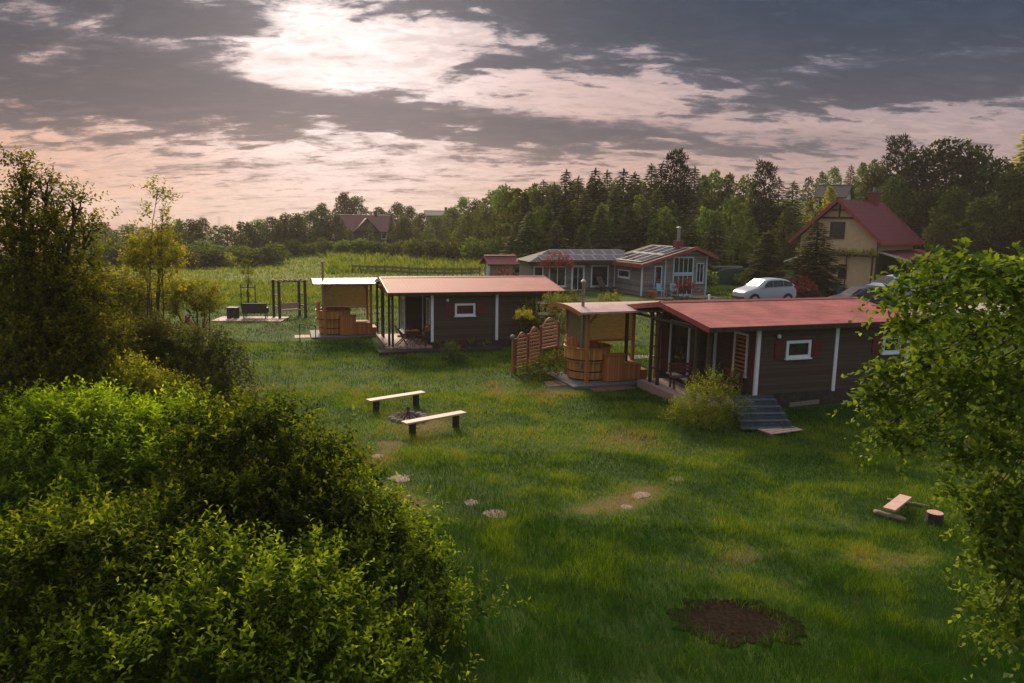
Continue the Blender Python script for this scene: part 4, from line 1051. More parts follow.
# foreground shrubs on the slope below the camera
SHK = dict(dens=22, L=.58, K=12, bias=(.05, .05, .8), inner=.45, tip=.95, tone=(-.2, .4), droop=.12, rag=.5, sub=8)
shr = 'leafy shrubs in the foreground'
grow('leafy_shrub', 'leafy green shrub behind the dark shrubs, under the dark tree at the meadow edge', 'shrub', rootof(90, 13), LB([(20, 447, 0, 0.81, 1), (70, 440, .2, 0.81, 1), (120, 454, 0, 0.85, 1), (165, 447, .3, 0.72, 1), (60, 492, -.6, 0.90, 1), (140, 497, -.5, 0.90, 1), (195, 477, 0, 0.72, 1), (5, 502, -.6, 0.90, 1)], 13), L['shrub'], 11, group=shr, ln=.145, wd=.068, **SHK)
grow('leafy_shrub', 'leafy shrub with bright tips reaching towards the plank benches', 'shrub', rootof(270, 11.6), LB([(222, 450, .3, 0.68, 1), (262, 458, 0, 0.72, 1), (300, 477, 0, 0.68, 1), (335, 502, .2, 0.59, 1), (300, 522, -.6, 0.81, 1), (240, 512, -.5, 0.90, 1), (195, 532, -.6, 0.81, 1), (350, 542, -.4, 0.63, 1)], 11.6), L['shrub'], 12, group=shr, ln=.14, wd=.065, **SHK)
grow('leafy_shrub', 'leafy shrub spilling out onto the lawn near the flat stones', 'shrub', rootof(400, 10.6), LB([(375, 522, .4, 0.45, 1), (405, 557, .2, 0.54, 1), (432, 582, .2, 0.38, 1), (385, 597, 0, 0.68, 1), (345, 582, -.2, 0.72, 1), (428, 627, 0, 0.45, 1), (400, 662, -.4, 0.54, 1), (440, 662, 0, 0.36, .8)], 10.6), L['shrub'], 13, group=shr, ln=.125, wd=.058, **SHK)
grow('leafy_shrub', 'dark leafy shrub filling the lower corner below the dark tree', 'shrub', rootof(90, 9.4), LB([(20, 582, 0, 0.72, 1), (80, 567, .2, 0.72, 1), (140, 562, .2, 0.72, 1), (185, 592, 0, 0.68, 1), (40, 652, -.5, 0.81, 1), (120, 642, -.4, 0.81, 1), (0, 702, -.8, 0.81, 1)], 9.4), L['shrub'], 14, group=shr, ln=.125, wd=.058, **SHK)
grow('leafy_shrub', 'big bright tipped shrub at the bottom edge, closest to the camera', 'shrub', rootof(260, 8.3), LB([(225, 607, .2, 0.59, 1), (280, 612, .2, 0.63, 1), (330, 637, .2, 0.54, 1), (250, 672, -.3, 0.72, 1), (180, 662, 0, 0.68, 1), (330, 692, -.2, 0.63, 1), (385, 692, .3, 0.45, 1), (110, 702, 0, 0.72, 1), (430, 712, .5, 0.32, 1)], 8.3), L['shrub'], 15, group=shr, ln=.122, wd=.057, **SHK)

# trees and bushes at the meadow edge
grow('dark_tree', 'tall dark tree with sparse top twigs against the sky at the meadow edge', 'tree', rootof(35, 17), LB([(20, 255, 0, 1.0, 1), (58, 262, .3, 1.0, 1), (35, 300, -.5, 1.2, 1), (80, 312, .4, .9, 1), (8, 340, -.6, 1.2, 1), (58, 350, .2, 1.2, 1), (92, 365, .8, .8, 1), (25, 385, -1, 1.2, 1), (0, 285, .8, 1.1, 1), (78, 285, .6, .7, 1), (96, 340, 1, .7, 1),
    (20, 172, 0, .28, .5), (24, 192, 0, .4, .5), (46, 190, .2, .3, .5), (55, 210, .2, .4, .5), (76, 208, .3, .28, .5), (30, 222, 0, .6, .7), (64, 232, .3, .5, .7), (4, 210, .2, .5, .6), (88, 235, .4, .25, .6), (10, 235, 0, .7, .8)], 17), L['treeA'], 21, sub=5, dens=17, L=.5, K=9, ln=.12, wd=.075, trunk=.10)
grow('young_tree', 'slim yellow green young tree with an airy top in front of the meadow', 'tree', rootof(152, 24), LB([(158, 192, 0, .28, .5), (163, 205, .1, .38, .5), (157, 222, 0, .42, .45), (164, 238, 0, .35, .5), (150, 250, .1, .6, .8), (160, 262, 0, .7, .9), (146, 272, .1, .65, .9), (156, 288, 0, .6, .8), (140, 262, 0, .4, .7), (170, 255, 0, .3, .6)], 24), L['yellow'], 22, dens=26, L=.42, K=8, ln=.14, wd=.09, trunk=.028, skirt=False)
grow('yellow_bush', 'yellow green bush hiding the meadow behind the bare red brown branch', 'shrub', rootof(205, 28), LB([(172, 300, 0, .7, 1), (160, 312, 0, .6, 1), (195, 299, 0, .7, 1), (210, 306, .2, .4, 1), (205, 313, -.2, .45, 1), (190, 312, 0, .6, 1)], 28), L['yellow'], 23, dens=24, L=.42, K=8, ln=.15, wd=.09, trunk=.06, skirt=False)
grow('dim_bush', 'dull green bush between the dark tree and the slim young tree', 'shrub', rootof(118, 25), LB([(100, 300, 0, .9, 1), (122, 296, .2, .8, 1), (138, 310, 0, .6, 1), (108, 320, -.2, .8, 1), (90, 310, 0, .8, 1)], 25), L['yellow'], 24, dens=22, L=.42, K=8, ln=.15, wd=.09, trunk=.04, tone=(.0, .4))
grow('olive_shrub', 'olive yellow shrub below the covered barbecue', 'shrub', rootof(150, 19.5), LB([(135, 352, 0, .8, 1), (160, 345, .2, .7, 1), (182, 352, .2, .6, 1), (150, 372, -.3, .9, 1), (120, 372, 0, .8, 1), (180, 372, 0, .7, 1)], 19.5), L['yellow'], 25, sub=5, tone=(-.25, .3), dens=28, L=.36, ln=.11, wd=.065, trunk=.05)
grow('loose_shrub', 'loose green shrub at the lawn edge beside the olive shrub', 'shrub', rootof(210, 19), LB([(205, 352, .2, .6, 1), (222, 368, 0, .65, 1), (234, 388, 0, .45, 1), (198, 380, 0, .8, 1), (216, 402, -.3, .7, 1), (240, 410, 0, .4, 1)], 19), L['sparse'], 26, sub=5, dens=28, L=.38, ln=.11, wd=.06, trunk=.05)
grow('dark_shrub', 'dark shrub standing below the tall dark tree and the olive shrub', 'shrub', rootof(120, 17), LB([(95, 392, 0, .9, 1), (130, 398, 0, .8, 1), (165, 402, .2, .7, 1), (60, 400, 0, .9, 1), (190, 415, 0, .5, 1), (20, 405, 0, 1, 1)], 17), L['treeA'], 27, sub=5, dens=30, L=.36, ln=.11, wd=.065, trunk=.05)

# the broad leaved tree that hangs in from the side
rt = at(1120, 420, 6.6)
grow('broadleaf_tree', 'broad leaved tree hanging drooping branches in front of the nearer cabin', 'tree', (rt.x, rt.y, tz(rt.x, rt.y)), LB([(1005, 282, .2, .26, 1), (972, 280, 0, .22, 1), (932, 278, -.1, .20, 1), (1024, 300, .2, .40, 1), (968, 300, 0, .42, 1), (930, 308, -.1, .30, 1), (906, 296, -.2, .14, .8), (908, 330, -.1, .12, .8), (1000, 345, .2, .45, 1), (955, 345, .1, .36, 1),
    (915, 372, .4, .28, .9), (884, 380, .5, .13, .8), (873, 396, .5, .07, .7), (893, 405, .5, .16, .8), (884, 430, .5, .08, .7), (900, 445, .5, .09, .7), (928, 398, .4, .34, .9), (972, 395, .2, .40, 1), (1012, 410, 0, .45, 1), (925, 432, .5, .22, .6), (960, 440, .4, .3, .7), (1004, 462, .1, .36, 1), (990, 495, .1, .24, .9), (975, 470, .2, .2, .8), (1000, 520, 0, .22, .9), (985, 560, 0, .16, .8), (1010, 580, -.1, .26, 1), (996, 615, -.1, .18, .8), (1020, 650, -.1, .26, .9), (1022, 520, -.1, .32, 1), (1004, 555, -.1, .24, .9), (1020, 590, -.2, .25, .9), (1034, 630, -.2, .25, .9), (1000, 510, 0, .14, .7), (990, 535, 0, .12, .7), (1040, 268, .2, .25, 1), (1060, 330, .2, .5, 1), (1060, 430, .2, .6, 1), (1050, 520, 0, .45, 1), (1060, 610, 0, .5, 1)], 6.5),
    L['birch'], 31, sub=4, dens=50, L=.28, K=7, ln=.085, wd=.066, tone=(-.25, .35), bias=(-.15, -.1, -.35), trunk=.02, skirt=False, inner=.3, droop=.5, tip=.5, hub=tuple(at(1190, 330, 7.0)))

# small plants round the cabins
grow('spirea_shrub', 'loose twiggy shrub on the lawn in front of the nearer cabin porch', 'shrub', rootof(705, 22.6), LB([(704, 402, 0, .5, .9), (690, 412, 0, .45, .9), (722, 402, .1, .42, .9), (714, 386, 0, .3, .6), (734, 412, 0, .35, .8), (700, 424, -.2, .5, 1), (682, 418, 0, .3, .8), (722, 424, -.1, .45, .9), (728, 384, 0, .2, .5)], 22.6), L['treeA'], 41, dens=40, L=.5, K=11, ln=.085, wd=.045, trunk=.02, tone=(-.2, .1))
grow('dark_bush', 'dense dark green bush under the lattice fence', 'shrub', rootof(542, 29.6), LB([(528, 374, 0, .4, 1), (543, 368, .3, .45, 1), (556, 362, .5, .4, 1), (552, 378, 0, .35, 1)], 29.6), L['treeA'], 42, dens=40, L=.28, ln=.09, wd=.055, trunk=.02)
tp = at(523, 318, 33.5)
grow('standard_tree', 'small pale green ball topped tree on a thin stem behind the lattice fence', 'tree', (tp.x, tp.y, tz(tp.x, tp.y)), [((tp.x, tp.y, tp.z), .34, 1.3)], L['yellow'], 43, dens=60, L=.2, K=7, ln=.09, wd=.06, trunk=.03, skirt=False, twigs=False)
grow('garden_bush', 'small round bush on the lawn below the flower bed', 'shrub', rootof(452, 33), LB([(452, 352, 0, .38, 1), (448, 360, 0, .35, 1), (457, 360, 0, .35, 1)], 33), L['sparse'], 44, dens=40, L=.28, ln=.09, wd=.05, trunk=.02, tone=(-.1, .2))
for k, (px, py, D, rad, lab) in enumerate(((556, 303, 36, .5, 'pale low bush behind the curved roof, closer to the lattice fence'), (572, 301, 38, .45, 'low bush behind the curved roof, just beside the chimney pipe'), (611, 303, 37, .5, 'low bush behind the middle of the curved roof'), (530, 308, 37.5, .4, 'low bush between the cabin end and the curved roof'))):
    grow('low_bush', lab, 'shrub', rootof(px, D), LB([(px, py, 0, rad, 1), (px - 6, py + 4, 0, rad * .8, 1), (px + 6, py + 4, 0, rad * .8, 1)], D), L['sparse'], 50 + k, dens=26, L=.3, K=8, ln=.12, wd=.06, trunk=.02, group='low bushes behind the curved roof', stems=False, tone=(.2, .6))
for k, (px, py, D, rad, lab) in enumerate(((557, 262, 53.5, .75, 'small red leaved tree in front of the grey house wall'), (503, 272, 61, .5, 'red leaved bush in front of the small shed'), (684, 289, 50, .7, 'red leaved bush before the pale blue doors of the grey house'), (800, 291, 52, .95, 'red leaved bush between the silver hatchback and the yellow house'))):
    grow('red_bush', lab, 'shrub', rootof(px, D), LB([(px, py, 0, rad, .7), (px - 8, py + 6, 0, rad * .8, .7), (px + 8, py + 4, 0, rad * .8, .7)], D), L['redleaf'], 60 + k, dens=13, L=.4, K=7, ln=.17, wd=.10, trunk=.04, group='red leaved bushes', skirt=(k != 0), inner=.3)
r = np.random.default_rng(5)
for k in range(9):
    p = loc_in(FC, FA, -.2 + k * .62, -.45 + .2 * math.sin(k * 2.1), -.32)
    grow('bedding_plant', ORD[k] + ' low plant in the flower bed, counting from the porch end', 'plant', tuple(p), [((p.x, p.y, p.z + .14), .2, 1)], [L['redleaf'], L['sparse'], L['treeA']][k % 3], 70 + k, dens=40, L=.2, K=6, ln=.09, wd=.05, skirt=False, stems=False, group='plants in the flower bed', crown='foliage')
p = loc_in(NC, NA, .1, -.3, -.45)
for k in range(5):
    q = loc_in(NC, NA, -.3 - .35 * k, .1 - .12 * k, -.5)
    grow('bedding_plant', ORD[k] + ' low plant along the porch edge of the nearer cabin, from the corner post outward', 'plant', tuple(q), [((q.x, q.y, q.z + .2), .22, 1)], [L['sparse'], L['brown']][k % 2], 90 + k, dens=44, L=.24, K=7, ln=.08, wd=.045, skirt=False, stems=False, group='plants along the nearer porch', crown='foliage')
sp0 = at(247, 268, 52)
grow('staked_sapling', 'thin young tree tied to stakes behind the garden sofa', 'tree', (sp0.x, sp0.y, tz(sp0.x, sp0.y)), LB([(247, 256, 0, .25, .7), (247, 266, 0, .4, .9), (247, 275, 0, .4, .9), (248, 284, 0, .3, .8)], 52), L['treeA'], 101, dens=24, L=.35, K=7, ln=.16, wd=.09, trunk=.035, skirt=False, twigs=False)
st_root = bpy.data.objects['staked_sapling']
b = MB()
for x in (-.5, .5): b.tube([(x, 0, -.1), (x, 0, 1.7)], .035, 6)
b.box(-.5, .5, -.02, .02, 1.45, 1.52); b.build('stake', M['postw'], st_root)
vp = [loc_in(YC, YA, x, .3, 2.85) for x in np.linspace(-2.9, 3.3, 9)]
grow('climbing_vine', 'green climbing vine along the beam across the yellow house gable', 'vine', tuple(vp[0]), [((q.x, q.y, q.z), .38, 1) for q in vp], L['treeA'], 103, dens=14, L=.5, K=7, ln=.2, wd=.13, skirt=False, stems=False, crown='foliage')

# ---------------------------------------------------------- background trees: shapes shared between copies
def tree_mesh_broad(seed, h=10., w=3.0, nl=17, lf=.42, per=150, zlo=.28):
    r = np.random.default_rng(seed); b = MB(); lob = []
    for i in range(nl):
        z = zlo + (1 - zlo) * (i + .5) / nl; pr = math.sin(math.pi * min(1, (z - zlo * .6) / (1 - zlo * .6)) ** .8) ** .7
        a = i * 2.4 + r.uniform(-.5, .5); d = w * .72 * pr * r.uniform(.45, 1.05)
        lob.append((np.array([d * math.cos(a), d * math.sin(a), z * h * .93]), w * r.uniform(.30, .46) * (1.1 - .45 * z)))
    b.tube([(0, 0, -.5), (.1, 0, h * .25), (0, .1, h * .5), (.05, 0, h * .8)], [.2, .15, .1, .03], 7)
    for c, q in lob[:11]: b.tube([(0, 0, max(h * .15, c[2] - q * 1.5)), c * np.array([.6, .6, .95]), c], [.08, .05, .02], 5)
    VV = []; TT = []
    for c, q in lob:
        n = int(per * (q / (w * .38)) ** 2); u = unit(r, n); u[:, 2] = np.abs(u[:, 2]) * np.where(r.random(n) < .72, 1, -1)
        f = r.uniform(.5, 1.08, n) ** .7; P = c + u * (q * f * (1 + .3 * fbm(u[:, 0] * 4, u[:, 1] * 4 + u[:, 2] * 3, 1.3, seed + int(c[2] * 10))))[:, None]
        d = nrm(u * .6 + r.normal(size=(n, 3)) * .7 + np.array([0, 0, .25])); N = nrm(u * .6 + np.array([0, 0, .7]) + r.normal(size=(n, 3)) * .5)
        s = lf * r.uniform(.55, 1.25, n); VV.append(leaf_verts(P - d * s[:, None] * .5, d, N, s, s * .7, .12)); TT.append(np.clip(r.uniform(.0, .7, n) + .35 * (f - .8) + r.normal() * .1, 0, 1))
    return b, np.concatenate(VV), np.repeat(np.concatenate(TT), 4)
def tree_mesh_spruce(seed, h=10., w=2.1, lev=36, lf=.80):
    r = np.random.default_rng(seed); b = MB(); b.tube([(0, 0, -.5), (0, 0, h * .5), (0, 0, h * .99)], [.17, .09, .015], 7)
    VV = []; TT = []
    for i in range(lev):
        z = h * (.06 + .93 * (i / (lev - 1)) ** .92); R0 = w * (1 - z / h) ** .8 * r.uniform(.78, 1.12) + .10
        nb = max(5, int(11 * (R0 / w) ** .5) + 2)
        for j in range(nb):
            a = j * 2 * math.pi / nb + i * 1.1 + r.uniform(-.25, .25); Rb = R0 * r.uniform(.7, 1.1); m = max(2, int(Rb / .26))
            t = (np.arange(m) + .7) / m; rad = Rb * t
            for sgn in (-1, 0, 1):
                P = np.stack([rad * math.cos(a), rad * math.sin(a), z - .22 * rad + .10 * rad * t], 1) + r.normal(size=(m, 3)) * .04
                d = np.stack([np.full(m, math.cos(a + sgn * .75)), np.full(m, math.sin(a + sgn * .75)), np.full(m, -.22)], 1) + r.normal(size=(m, 3)) * .14
                s = lf * r.uniform(.5, 1.0, m) * (.55 + .6 * (R0 / w)); VV.append(leaf_verts(P, d, np.array([0, 0, 1.]) + r.normal(size=(m, 3)) * .25, s, s * .42, -.1)); TT.append(np.clip(r.uniform(0, .55, m) + .4 * t ** 3, 0, 1))
    n = 10; P = np.zeros((n, 3)); P[:, 2] = h * np.linspace(.94, 1.0, n); d = unit(r, n) * .4 + np.array([0, 0, 1.]); s = np.full(n, .4); VV.append(leaf_verts(P, d, unit(r, n), s, s * .3)); TT.append(np.full(n, .5))
    return b, np.concatenate(VV), np.repeat(np.concatenate(TT), 4)
def tree_mesh_pine(seed, h=10.):
    r = np.random.default_rng(seed); b = MB(); b.tube([(0, 0, -.5), (.1, .05, h * .5), (0, 0, h * .97)], [.2, .13, .03], 7); VV = []; TT = []
    for i in range(30):
        z = h * (.42 + .57 * (i / 29)); a = i * 2.4 + r.uniform(-.4, .4); l = (1.9 * (1 - ((z / h - .55) / .6) ** 2) * .75 + .2) * r.uniform(.6, 1.1)
        e = np.array([l * math.cos(a), l * math.sin(a), z + .35 * l]); b.tube([(0, 0, z - .1), e * np.array([.5, .5, 1]) - np.array([0, 0, .12 * l]), e], [.05, .035, .015], 5)
        for q in (1.0, .72):
            c = e * np.array([q, q, 1]) - np.array([0, 0, (1 - q) * .3]); n = 46; u = unit(r, n); P = c + u * r.uniform(.1, .42, n)[:, None] * np.array([1.1, 1.1, .7])
            d = u + np.array([0, 0, .5]); s = r.uniform(.22, .42, n); VV.append(leaf_verts(P, d, unit(r, n), s, s * .33)); TT.append(r.uniform(0, .6, n))
    return b, np.concatenate(VV), np.repeat(np.concatenate(TT), 4)
def tree_mesh_bush(seed, h=2.5, lf=.26):
    r = np.random.default_rng(seed); b = MB(); VV = []; TT = []
    for i in range(9):
        a = i * 2.4; d = .75 * (i / 9) ** .5 * 1.1; c = np.array([d * math.cos(a), d * math.sin(a), h * r.uniform(.25, .68)]); q = r.uniform(.5, .75)
        b.tube([(0, 0, -.3), c * .5, c], [.05, .035, .015], 5)
        n = 190; u = unit(r, n); f = r.uniform(.6, 1.05, n); P = c + u * (q * f)[:, None]; P[:, 2] = np.maximum(P[:, 2], .02)
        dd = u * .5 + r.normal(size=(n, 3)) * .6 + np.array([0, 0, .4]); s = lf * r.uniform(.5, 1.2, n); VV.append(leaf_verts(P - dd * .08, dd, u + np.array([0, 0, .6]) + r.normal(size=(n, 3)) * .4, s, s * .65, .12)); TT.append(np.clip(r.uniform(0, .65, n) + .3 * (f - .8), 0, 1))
    return b, np.concatenate(VV), np.repeat(np.concatenate(TT), 4)
PROTO = {}
def proto(kind, i):
    if (kind, i) in PROTO: return PROTO[kind, i]
    if kind in ('broad', 'bright'): g = tree_mesh_broad(200 + i, w=[3.0, 2.5, 3.4][i % 3], nl=[17, 20, 22][i % 3]); H0 = 10
    elif kind == 'slim': g = tree_mesh_broad(240 + i, w=1.5, nl=15, lf=.36, per=110, zlo=.12); H0 = 10
    elif kind == 'big': g = tree_mesh_broad(260 + i, w=3.6, nl=34, lf=.36, per=230, zlo=.08); H0 = 10
    elif kind == 'spruce': g = tree_mesh_spruce(300 + i, w=[2.1, 1.7, 2.4][i % 3]); H0 = 10
    elif kind == 'pine': g = tree_mesh_pine(400 + i); H0 = 10
    else: g = tree_mesh_bush(500 + i); H0 = 2.5
    PROTO[kind, i] = (g, H0, {}); return PROTO[kind, i]
KM = dict(broad=('wood', 'broadleaf_tree', 'tree'), bright=('yellow', 'maple_tree', 'tree'), slim=('wood', 'slim_tree', 'tree'), big=('treeA', 'broadleaf_tree', 'tree'), spruce=('spruce', 'spruce_tree', 'tree'), pine=('pine', 'pine_tree', 'tree'), bush=('wood', 'round_bush', 'shrub'))
cnt = {}
def plant(kind, px, pt, D, wf, label, group, lm=None):
    i = cnt.get(kind, 0); cnt[kind] = i + 1; nv = dict(broad=6, bright=2, slim=3, big=4, spruce=5, pine=3, bush=4)[kind]
    (b, V, T), H0, objs = proto(kind, i % nv); lmn, nm, cat = KM[kind]; lmn = lm or lmn
    p = at(px, 300, D); base = tz(p.x, p.y); top = at(px, pt, D).z; h = max(top - base, 1.0); s = h / H0
    t = thing(nm, label, cat, (p.x, p.y, base), (i * 2.399) % 6.28, group); t.scale = (s * wf, s * wf, s)
    if lmn not in objs:
        o1 = b.build('trunk', M['bark'], t, True) if 'tr' not in objs else None
        if o1 is not None: objs['tr'] = o1
        else:
            o1 = objs['tr'].copy(); C.objects.link(o1); o1.parent = t
        o2 = npmesh('crown', V, quadF(len(V) // 4), L[lmn], t, T); objs[lmn] = o2
    else:
        for key in ('tr', lmn):
            c = objs[key].copy(); C.objects.link(c); c.parent = t
    return t
def zone(rows, phrase, group):
    """rows (kind, px, top, depth, width[, leaf]) told apart by their order along the row"""
    rows = sorted(rows, key=lambda q: q[1]); kc = {}
    for q in rows: kc[q[0]] = kc.get(q[0], 0) + 1
    ki = {}
    words = dict(broad='broadleaf tree', bright='yellow green maple', slim='slim upright tree', big='dark broadleaf tree', spruce='spruce', pine='pine', bush='round bush')
    for q in rows:
        k = q[0]; n = ki.get(k, 0); ki[k] = n + 1
        lab = (ORD[n] + ' ' if kc[k] > 1 else 'only ') + words[k] + ' ' + phrase
        plant(*q[:5], lab, group, q[5] if len(q) > 5 else None)
# far woodland beyond the meadow
zone([('bush', x, y, 106, 1.7) for x, y in ((100, 244), (118, 243), (136, 245), (154, 243), (172, 244), (206, 243), (256, 241), (270, 240))] + [('big', 92, 226, 120, 1.49, 'wood'), ('big', 108, 222, 130, 1.38, 'wood'), ('slim', 120, 228, 118, 1.6), ('big', 134, 224, 128, 1.38, 'wood'), ('big', 150, 227, 124, 1.49, 'wood'), ('big', 170, 223, 126, 1.38, 'wood'), ('big', 183, 219, 122, 1.03, 'wood'), ('big', 196, 219, 118, 0.98, 'wood'), ('big', 206, 218, 121, 0.92, 'wood'), ('bush', 212, 236, 112, 1.6), ('slim', 219, 223, 126, 1.6), ('big', 230, 226, 124, 1.61, 'wood'), ('slim', 243, 219, 118, 1.5), ('big', 251, 222, 126, 1.26, 'wood'), ('big', 262, 219, 130, 1.26, 'wood'), ('big', 275, 217, 132, 1.38, 'wood'), ('big', 288, 214, 130, 1.38, 'wood'), ('big', 300, 213, 128, 1.26, 'wood'), ('big', 312, 211, 136, 1.38, 'wood'), ('bush', 192, 251, 100, 1.0, 'treeA'), ('bush', 222, 250, 108, 1.6, 'treeA'), ('bush', 240, 243, 114, 1.3)],
     'in the far wood beyond the meadow, from the dark tree', 'trees of the far wood beyond the meadow')
# slope with the brown house
zone([('big', 324, 203, 138, 0.92, 'wood'), ('big', 346, 192, 172, 1.0, 'wood'), ('big', 358, 196, 176, 1.15, 'wood'), ('slim', 326, 205, 140, 1.4), ('big', 380, 207, 168, 1.26, 'wood'), ('big', 398, 203, 160, 1.26, 'wood'), ('big', 410, 206, 150, 1.15, 'wood'), ('big', 422, 213, 140, 1.15, 'wood'), ('big', 452, 207, 140, 1.38, 'wood'), ('big', 463, 197, 150, 1.03, 'wood'), ('big', 476, 200, 135, 1.15, 'wood'), ('slim', 484, 195, 130, 1.5), ('big', 494, 190, 120, 1.15, 'wood'), ('big', 503, 185, 112, 1.03, 'wood'), ('big', 338, 214, 136, 1.15, 'wood'), ('big', 405, 217, 132, 1.38, 'wood'), ('big', 437, 217, 128, 1.38, 'wood'), ('big', 468, 212, 118, 1.26, 'wood'), ('big', 488, 208, 108, 1.15, 'wood'), ('spruce', 351, 226, 142, 1.25), ('spruce', 392, 215, 140, 1.25), ('slim', 371, 222, 140, 1.3)] +
     [('bush', x, y, 124 - (x - 280) * .13, 1.25) for x, y in ((280, 241), (296, 238), (312, 239), (328, 236), (344, 238), (360, 237), (378, 236), (397, 238), (416, 236), (436, 237), (456, 235), (478, 234), (498, 233))],
     'on the slope around the brown house, counting towards the conifers', 'trees on the slope by the brown house')
# conifer row behind the grey house
zone([('broad', 512, 186, 92, .8), ('slim', 518, 184, 88, 1.6), ('broad', 524, 190, 84, .8), ('broad', 532, 182, 90, .8), ('spruce', 541, 181, 88, 1.50), ('spruce', 552, 184, 84, 1.50), ('spruce', 563, 171, 86, 1.38, 'pine'), ('spruce', 575, 178, 88, 1.50), ('spruce', 583, 194, 78, 1.50), ('spruce', 591, 170, 86, 1.38, 'pine'), ('spruce', 603, 172, 85, 1.38), ('spruce', 612, 186, 76, 1.50), ('spruce', 619, 171, 86, 1.50, 'pine'), ('spruce', 630, 174, 84, 1.50), ('spruce', 640, 200, 72, 1.50), ('spruce', 646, 165, 88, 1.38), ('spruce', 656, 163, 90, 1.25, 'pine'), ('spruce', 652, 190, 74, 1.38), ('pine', 670, 154, 84, .8), ('spruce', 678, 166, 86, 1.38), ('spruce', 668, 202, 72, 1.50), ('spruce', 688, 168, 84, 1.25), ('spruce', 545, 205, 74, 1.50), ('spruce', 565, 200, 75, 1.62), ('spruce', 528, 212, 73, 1.62), ('spruce', 598, 205, 73, 1.50), ('spruce', 626, 206, 72, 1.50), ('spruce', 700, 198, 74, 1.50), ('spruce', 712, 210, 70, 1.50), ('spruce', 555, 222, 70, 1.62), ('spruce', 580, 225, 69, 1.75), ('spruce', 515, 222, 75, 1.50), ('spruce', 688, 215, 68, 1.50), ('broad', 600, 202, 74, .9), ('broad', 660, 207, 70, .9), ('broad', 538, 206, 73, .9), ('broad', 700, 204, 71, .8), ('slim', 570, 196, 77, 1.4), ('slim', 636, 190, 78, 1.4)] + [('big', x, 192 - 12 * math.sin((x - 500) / 70.), 98, 1.1, 'wood') for x in range(508, 800, 21)],
     'in the conifer row behind the grey house, from the shed', 'trees behind the grey house')
# between grey and yellow house
zone([('broad', 697, 172, 96, .8), ('broad', 708, 168, 100, .8), ('broad', 722, 171, 98, .9), ('broad', 737, 172, 95, .8), ('spruce', 748, 183, 84, 1.50), ('pine', 757, 165, 82, .8), ('spruce', 771, 180, 82, 1.50), ('spruce', 785, 182, 86, 1.50), ('broad', 728, 195, 82, .9), ('bush', 700, 262, 58, 1.0, 'wood'), ('broad', 745, 215, 74, .8), ('spruce', 764, 232, 60, 2.4), ('broad', 720, 225, 72, .8), ('bush', 690, 268, 57, .9, 'yellow'), ('bush', 742, 268, 66, 1.2), ('broad', 782, 208, 76, .8), ('bright', 806, 196, 92, .9), ('bright', 822, 184, 100, .9), ('spruce', 812, 222, 55.5, 2.3)],
     'between the two big houses, counting from the grey one', 'trees between the grey and yellow houses')
# hill and dark wood behind the yellow house
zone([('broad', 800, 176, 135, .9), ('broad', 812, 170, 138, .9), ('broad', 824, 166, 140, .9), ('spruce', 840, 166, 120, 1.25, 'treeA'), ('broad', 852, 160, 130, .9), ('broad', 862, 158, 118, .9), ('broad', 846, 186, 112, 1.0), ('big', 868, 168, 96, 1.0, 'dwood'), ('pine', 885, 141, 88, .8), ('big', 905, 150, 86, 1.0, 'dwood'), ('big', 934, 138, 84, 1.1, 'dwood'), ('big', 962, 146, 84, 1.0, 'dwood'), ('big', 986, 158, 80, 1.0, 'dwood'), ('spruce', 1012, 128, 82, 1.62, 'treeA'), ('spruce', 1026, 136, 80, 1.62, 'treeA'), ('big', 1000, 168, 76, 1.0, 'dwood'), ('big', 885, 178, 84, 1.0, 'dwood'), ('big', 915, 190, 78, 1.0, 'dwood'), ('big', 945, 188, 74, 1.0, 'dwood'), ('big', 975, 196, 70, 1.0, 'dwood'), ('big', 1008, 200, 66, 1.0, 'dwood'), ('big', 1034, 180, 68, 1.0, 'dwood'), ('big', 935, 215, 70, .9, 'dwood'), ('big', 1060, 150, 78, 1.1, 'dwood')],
     'in the dark wood behind the yellow house, counting away from it', 'trees of the dark wood')

# vineyard stakes and low fence on the slope
for rI, (D, x0, x1, n) in enumerate(((94, 345, 470, 20), (103, 350, 480, 18))):
    for k in range(n):
        px = x0 + (x1 - x0) * k / (n - 1); p = at(px, 260, D); p.z = tz(p.x, p.y)
        if rI == 0 and k == 0:
            b = MB(); b.tube([(0, 0, -.2), (0, 0, 1.25)], .045, 5); stake = b.build('vine_stake', M['log'], None, loc=p); o = stake
        else: o = stake.copy(); C.objects.link(o); o.location = p
        tag(o, 'thin pale stake among young vines on the slope below the brown house', 'stake', 'vine stakes on the slope')
pa = at(352, 266, 86); pb = at(480, 266, 80)
t = thing('low_fence', 'low brown plank fence along the foot of the vine slope', 'fence', (pa.x, pa.y, tz(pa.x, pa.y)))
n = 16
for k in range(n):
    q = pa.lerp(pb, k / (n - 1)); b = MB(); z = tz(q.x, q.y); b.box(-.06, .06, -.06, .06, -.2, .95); o = b.build('post', M['postw'], t); o.location = (q.x - pa.x, q.y - pa.y, z - tz(pa.x, pa.y))
for k in range(n - 1):
    q = pa.lerp(pb, k / (n - 1)); q2 = pa.lerp(pb, (k + 1) / (n - 1)); b = MB(); g0_ = tz(pa.x, pa.y)
    for h_ in (.3, .72): b.bar((q.x - pa.x, q.y - pa.y - .09, tz(q.x, q.y) - g0_ + h_), (q2.x - pa.x, q2.y - pa.y - .09, tz(q2.x, q2.y) - g0_ + h_), .03, .24)
    b.build('rail', M['rail'], t)

